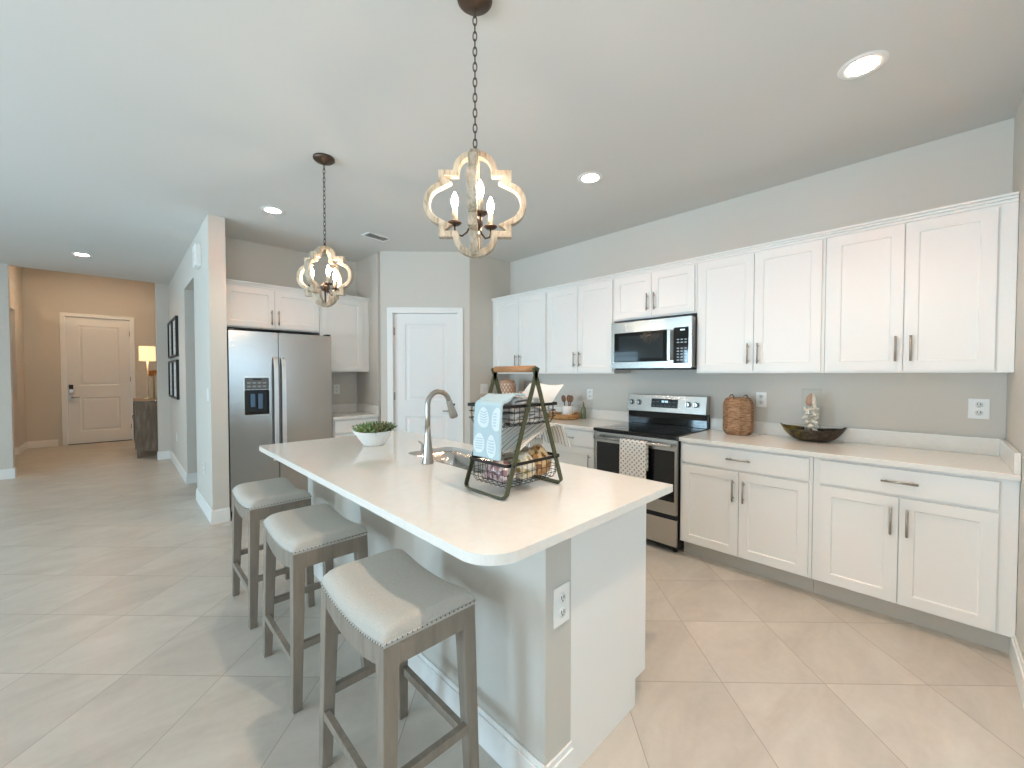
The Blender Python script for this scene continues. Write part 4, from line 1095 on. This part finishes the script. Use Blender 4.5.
for layer in range(7):
    for k in range(4):
        a = layer*.8 + k*math.pi/2; kind = (layer+k*2+layer//2) % 3; r = .030
        pos = (BX-.005 + r*math.cos(a), BY+.005 + r*math.sin(a), zl + layer*.030 + .003*(k % 2))
        if len([1 for p in protos if p[0] == kind]) == 0:
            o = shell_mesh(kind).build('seashell', SHELL); protos.append((kind, o))
        else:
            o = [p[1] for p in protos if p[0] == kind][0].copy(); COL.objects.link(o)
        o.location = pos; o.rotation_euler = (rnd.uniform(-.9, .9), rnd.uniform(-.9, .9), rnd.uniform(0, 6))
        tag(o, lab[kind], 'seashell', 'white seashells filling the glass vase')
o = MB().lathe([(0,0),(.004,.004),(.010,.02),(.013,.05),(.012,.075),(.008,.10),(.003,.118),(0,.122)], n=18, fn=lambda a, z: 1+.10*math.sin(a*2+z*300)).build('seashell', SHELL, None, (BX-.018, BY-.017, VZ+.205)); o.rotation_euler = (R(-5), R(6), 0)
tag(o, 'tall pointed white shell standing in the glass vase', 'seashell', 'white seashells filling the glass vase')
o = MB().lathe([(0,0),(.012,.004),(.021,.02),(.024,.04),(.020,.06),(.012,.078),(.004,.092),(0,.095)], n=20, fn=lambda a, z: 1+.07*math.sin(a*3+z*160)).build('seashell', PINK, None, (BX+.006, BY+.022, VZ+.232)); o.rotation_euler = (R(8), R(-6), 0)
tag(o, 'pinkish brown shell at the top of the glass vase', 'seashell', 'white seashells filling the glass vase')

# tray with crock and spoons left of the range
TX, TY = 3.47, 2.78
def tray():
    t = thing('woven_tray', 'round tan braided tray holding the white utensil crock', 'tray', (TX, TY, CT))
    sm_ = M('braided seagrass', 'B98F5E', .8); n_ = sm_.noise(sm_.coords(), 90, 3); sm_.base(sm_.ramp(n_, [(.3, '8E6639'), (.5, 'BE9260'), (.75, 'DDB987')])); sm_ = sm_.m
    MB().lathe([(0,.0),(.150,.0),(.150,.012),(0,.012)], n=48).build('tray_base', sm_, t)
    mb = MB()
    for z, rr in ((.014, .158), (.030, .163), (.046, .160)):
        n = 132; pts = [((rr+.003*math.cos(k*2.1+z*99))*math.cos(2*math.pi*k/n), (rr+.003*math.cos(k*2.1+z*99))*math.sin(2*math.pi*k/n), z+.003*math.sin(k*2.1)) for k in range(n)]
        mb.sweep(pts, .0098, 8, closed=True)
    mb.build('braided_rim', sm_, t)
    for s in (-1, 1):
        MB().sweep([(s*.05*0 + .06*math.cos(R(a)), s*(.160), .05+.028*math.sin(R(a))) for a in range(0, 181, 15)], .006, 8).build('handle', sm_, t)
tray()
t = thing('utensil_crock', 'small white ceramic crock on the woven tray', 'crock', (TX+.01, TY-.045, CT+.0125))
MB().lathe([(0,0),(.05,0),(.061,.012),(.064,.04),(.064,.12),(.060,.128),(.056,.128),(.058,.115),(.058,.02),(0,.02)], n=36).build('crock_body', M('white glazed crock', 'EDECE8', .25).m, t)
SPW = wood('spoon wood', '5A3D2A', '7C583D', '94704F', (20, 20, 4), .6)
for i, (dx, dy, tl, az, lb) in enumerate(((.0, .034, .20, .30, 'dark wooden spoon with a round bowl leaning left in the white crock'), (-.012, -.034, .18, -.26, 'dark wooden spoon leaning right in the white crock'), (.040, 0, .05, .04, 'dark wooden spoon standing upright behind the others in the crock'))):
    mb = MB().sweep([(0,0,0),(0,0,.14)], [.0055,.0065], 10).ball((0,0,.178), .010, .026, .040, 16, 10)
    o = mb.build('wooden_spoon', SPW, None, (TX+.01+dx*.6, TY-.045+dy*.6, CT+.038)); o.rotation_euler = (-az*.55, 0, R(20)); tag(o, lb, 'spoon', 'wooden spoons in the crock')
t = thing('oil_bottle', 'small olive green bottle on the counter behind the woven tray', 'bottle', (TX+.112, TY-.178, CT))
MB().lathe([(0,0),(.026,0),(.029,.006),(.029,.095),(.022,.118),(.010,.135),(.009,.165),(.0,.165)], n=24).build('bottle_body', M('olive tinted glass', '6E7458', .15).m, t)
MB().cyl((0,0,.1655),(0,0,.182),.010,n=14).build('cork', HANDW, t)
# lattice canister and board at the corner
def canister():
    t = thing('lattice_jar', 'pinkish tan openwork lattice jar in the corner beside the pantry wall', 'jar', (3.42, 3.62, CT))
    wm = M('terracotta lattice', 'C79A7C', .7).m; inn = M('cream liner', 'E6D9CB', .7).m
    MB().lathe([(0,0),(.088,0),(.092,.01),(.092,.36),(.084,.37),(.0,.37)], n=40).build('jar_body', inn, t)
    mb = MB()
    for k in range(14):
        for s in (-1, 1):
            mb.sweep([(.0945*math.cos(2*math.pi*k/14+s*z*7), .0945*math.sin(2*math.pi*k/14+s*z*7), z) for z in [.01+.35*q/24 for q in range(25)]], .0065, 6)
    mb.build('lattice', wm, t)
    MB().lathe([(0,.3705),(.090,.3705),(.094,.378),(.094,.392),(.07,.405),(.02,.409),(.018,.43),(0,.434)], n=36).build('lid', wm, t)
canister()
t = thing('lattice_jar', 'shorter pinkish tan openwork lattice jar beside the tall corner jar', 'jar', (3.50, 3.435, CT))
MB().lathe([(0,0),(.075,0),(.078,.01),(.078,.27),(.0,.275)], n=36).build('jar_body', M('cream liner two', 'E2D3C4', .7).m, t)
mb = MB()
for k in range(12):
    for s in (-1, 1): mb.sweep([(.0805*math.cos(2*math.pi*k/12+s*z*8), .0805*math.sin(2*math.pi*k/12+s*z*8), z) for z in [.01+.26*q/20 for q in range(21)]], .006, 6)
mb.build('lattice', bpy.data.materials['terracotta lattice'], t)
o = MB().prism(round_rect(-.13, .13, 0, .40, (.02,.02,.04,.04), 6), 0, .018).build('cutting_board', wood('taupe board wood', '8C8279', '9B9188', 'AAA098', (4, 30, 4), .6), None, (3.672, 3.44, CT+.003), bev=.002)
o.rotation_euler = (R(90), 0, R(-90)); tag(o, 'taupe cutting board leaning on the backsplash behind the lattice jars', 'cutting board')

# ------------------------------------------------------------------ hall and foyer
FRM = M('black picture frame', '1C1C1D', .4).m; MATB = M('white picture mat', 'DDE0E2', .8).m
PIC = M('abstract grey print', 'B9BDC0', .7); n_ = PIC.noise(PIC.coords('Object', (2, 2, 6)), 5, 5); PIC.base(PIC.ramp(n_, [(.35, '8E949A'), (.5, 'C6CACC'), (.65, 'E0E2E2')])); PIC = PIC.m
for y0, z0, z1, lb in ((7.93, 1.65, 2.21, 'upper black framed print nearest the side opening in the hall'), (8.58, 1.65, 2.21, 'upper black framed print nearest the foyer in the hall'),
                   (7.93, 1.04, 1.60, 'lower black framed print nearest the side opening in the hall'), (8.58, 1.04, 1.60, 'lower black framed print nearest the foyer in the hall')):
    t = thing('framed_print', lb, 'picture', (.605, y0, z0), R(-90), 'black framed prints on the hall wall')
    w_, h_ = .62, z1-z0; lo = lambda e: [(e, e), (w_-e, e), (w_-e, h_-e), (e, h_-e)]
    MB().ring(lo(0), lo(.028), -.034, -.001, lambda u, v, d: (u, d, v)).build('frame', FRM, t, bev=.002)
    MB().ring(lo(.028), lo(.14), -.014, -.010, lambda u, v, d: (u, d, v)).build('mat_board', MATB, t)
    MB().box(.139, w_-.139, -.0125, -.0105, .139, h_-.139).build('print', PIC, t)
def console():
    t = thing('console_cabinet', 'weathered grey wood console cabinet behind the hall corner in the foyer', 'console', (.655, 9.14, 0))
    GW = wood('weathered console wood', '5E5247', '77695B', '92867A', (5, 5, 1.2), .65)
    D, Lc, H = .46, 1.25, .95
    MB().box(-D-.012, -.002, -.015, Lc+.015, H-.03, H).build('top', GW, t, bev=.004)
    MB().box(-D, -.004, 0, Lc, .16, H-.0305).build('body', GW, t, bev=.003)
    MB().prism([(-D+.07, .16), (-.07, .16), (-.075, .12), (-.14, .09), (-.235, .08), (-.33, .09), (-D+.075, .12)], 0, .02)
    mb = MB(); pr = [(-D+.05, .1595), (-D+.055, .13), (-.33, .10), (-.235, .092), (-.14, .10), (-.055, .13), (-.05, .1595)]
    mb.holed(pr, [], .002, .02, lambda u, v, d: (u, d, v)).build('side_apron', GW, t)
    for x in (-D+.001, -.054):
        for y in (.001, Lc-.05): MB().box(x, x+.05, y, y+.049, 0, .1595).build('leg', GW, t, bev=.002)
    dm = M('dark console hardware', '2C2723', .5, .6).m
    for k in range(3):
        y0 = .03 + k*.397; mb = MB().relief(y0, y0+.385, .19, .90, 0, .016, [(y0+.06, y0+.325, .25, .84)], .006, .004)
        mb.v = [(-D-.0165+y, x, z) for x, y, z in mb.v]; d = mb.build('door', GW, t)
        yh = y0 + (.34 if k != 1 else .05)
        MB().sweep([(-D-.026, yh+.026*math.cos(2*math.pi*q/16), .60+.026*math.sin(2*math.pi*q/16)) for q in range(16)], .004, 6, closed=True).cyl((-D-.016, yh, .628), (-D-.030, yh, .628), .009, n=10).build('ring_pull', dm, d)
console()
def table_lamp():
    t = thing('table_lamp', 'lit table lamp with a cream drum shade on the foyer console', 'lamp', (.365, 9.66, .951))
    MB().lathe([(0,0),(.065,0),(.065,.018),(.02,.03),(.012,.05),(.012,.30),(.022,.36),(.012,.42),(.008,.68),(0,.68)], n=24).build('base', M('pale lamp base', 'B8AE9F', .4).m, t)
    sm_ = emit('lit cream lamp shade', (1.0, .78, .46), 1.6); 
    MB().lathe([(.112,.68),(.108,.935)], n=40, cap=False).build('lamp_shade', sm_, t, fix=False, solid=.002)
    d = bpy.data.lights.new('lamp_bulb', 'POINT'); d.energy = 14; d.color = (1, .72, .40); d.shadow_soft_size = .03
    o = bpy.data.objects.new('lamp_bulb', d); COL.objects.link(o); o.parent = t; o.location = (0, 0, .80)
table_lamp()
o = MB().lathe([(0,0),(.075,0),(.085,.02),(.08,.16),(.045,.26),(.028,.34),(.030,.37),(.026,.37),(.024,.34),(.04,.26),(.074,.16),(.078,.025),(0,.012)], n=32).build('glass_vase', GLASS, None, (.430, 9.36, .951)); tag(o, 'clear glass bottle vase on the foyer console', 'vase')
t = thing('dried_flowers', 'orange dried flowers in the clear bottle vase on the console', 'flowers', (.430, 9.36, .975))
stm = M('dried stem', '8F7B55', .8).m; flm = M('orange dried bloom', 'B9772E', .85).m
rnd = random.Random(2)
for k in range(7):
    a = k*.9; sp = .05 if k else 0; x, y = sp*math.cos(a), sp*math.sin(a); z = .41 + .06*rnd.random()
    s = MB().sweep([(.01*math.cos(a), .01*math.sin(a), 0), (.008*math.cos(a), .008*math.sin(a), .34), (x, y, z)], .0022, 6).build('stem', stm, t)
    mb = MB()
    for q in range(26):
        b = q*2.4; e = math.acos(1-2*(q+.5)/26); d = Vector((math.sin(e)*math.cos(b), math.sin(e)*math.sin(b), math.cos(e)))
        p = Vector((x, y, z)); mb.sweep([tuple(p), tuple(p+d*.022), tuple(p+d*.034)], [.003, .0045, .0006], 5)
    mb.build('bloom', flm, s)
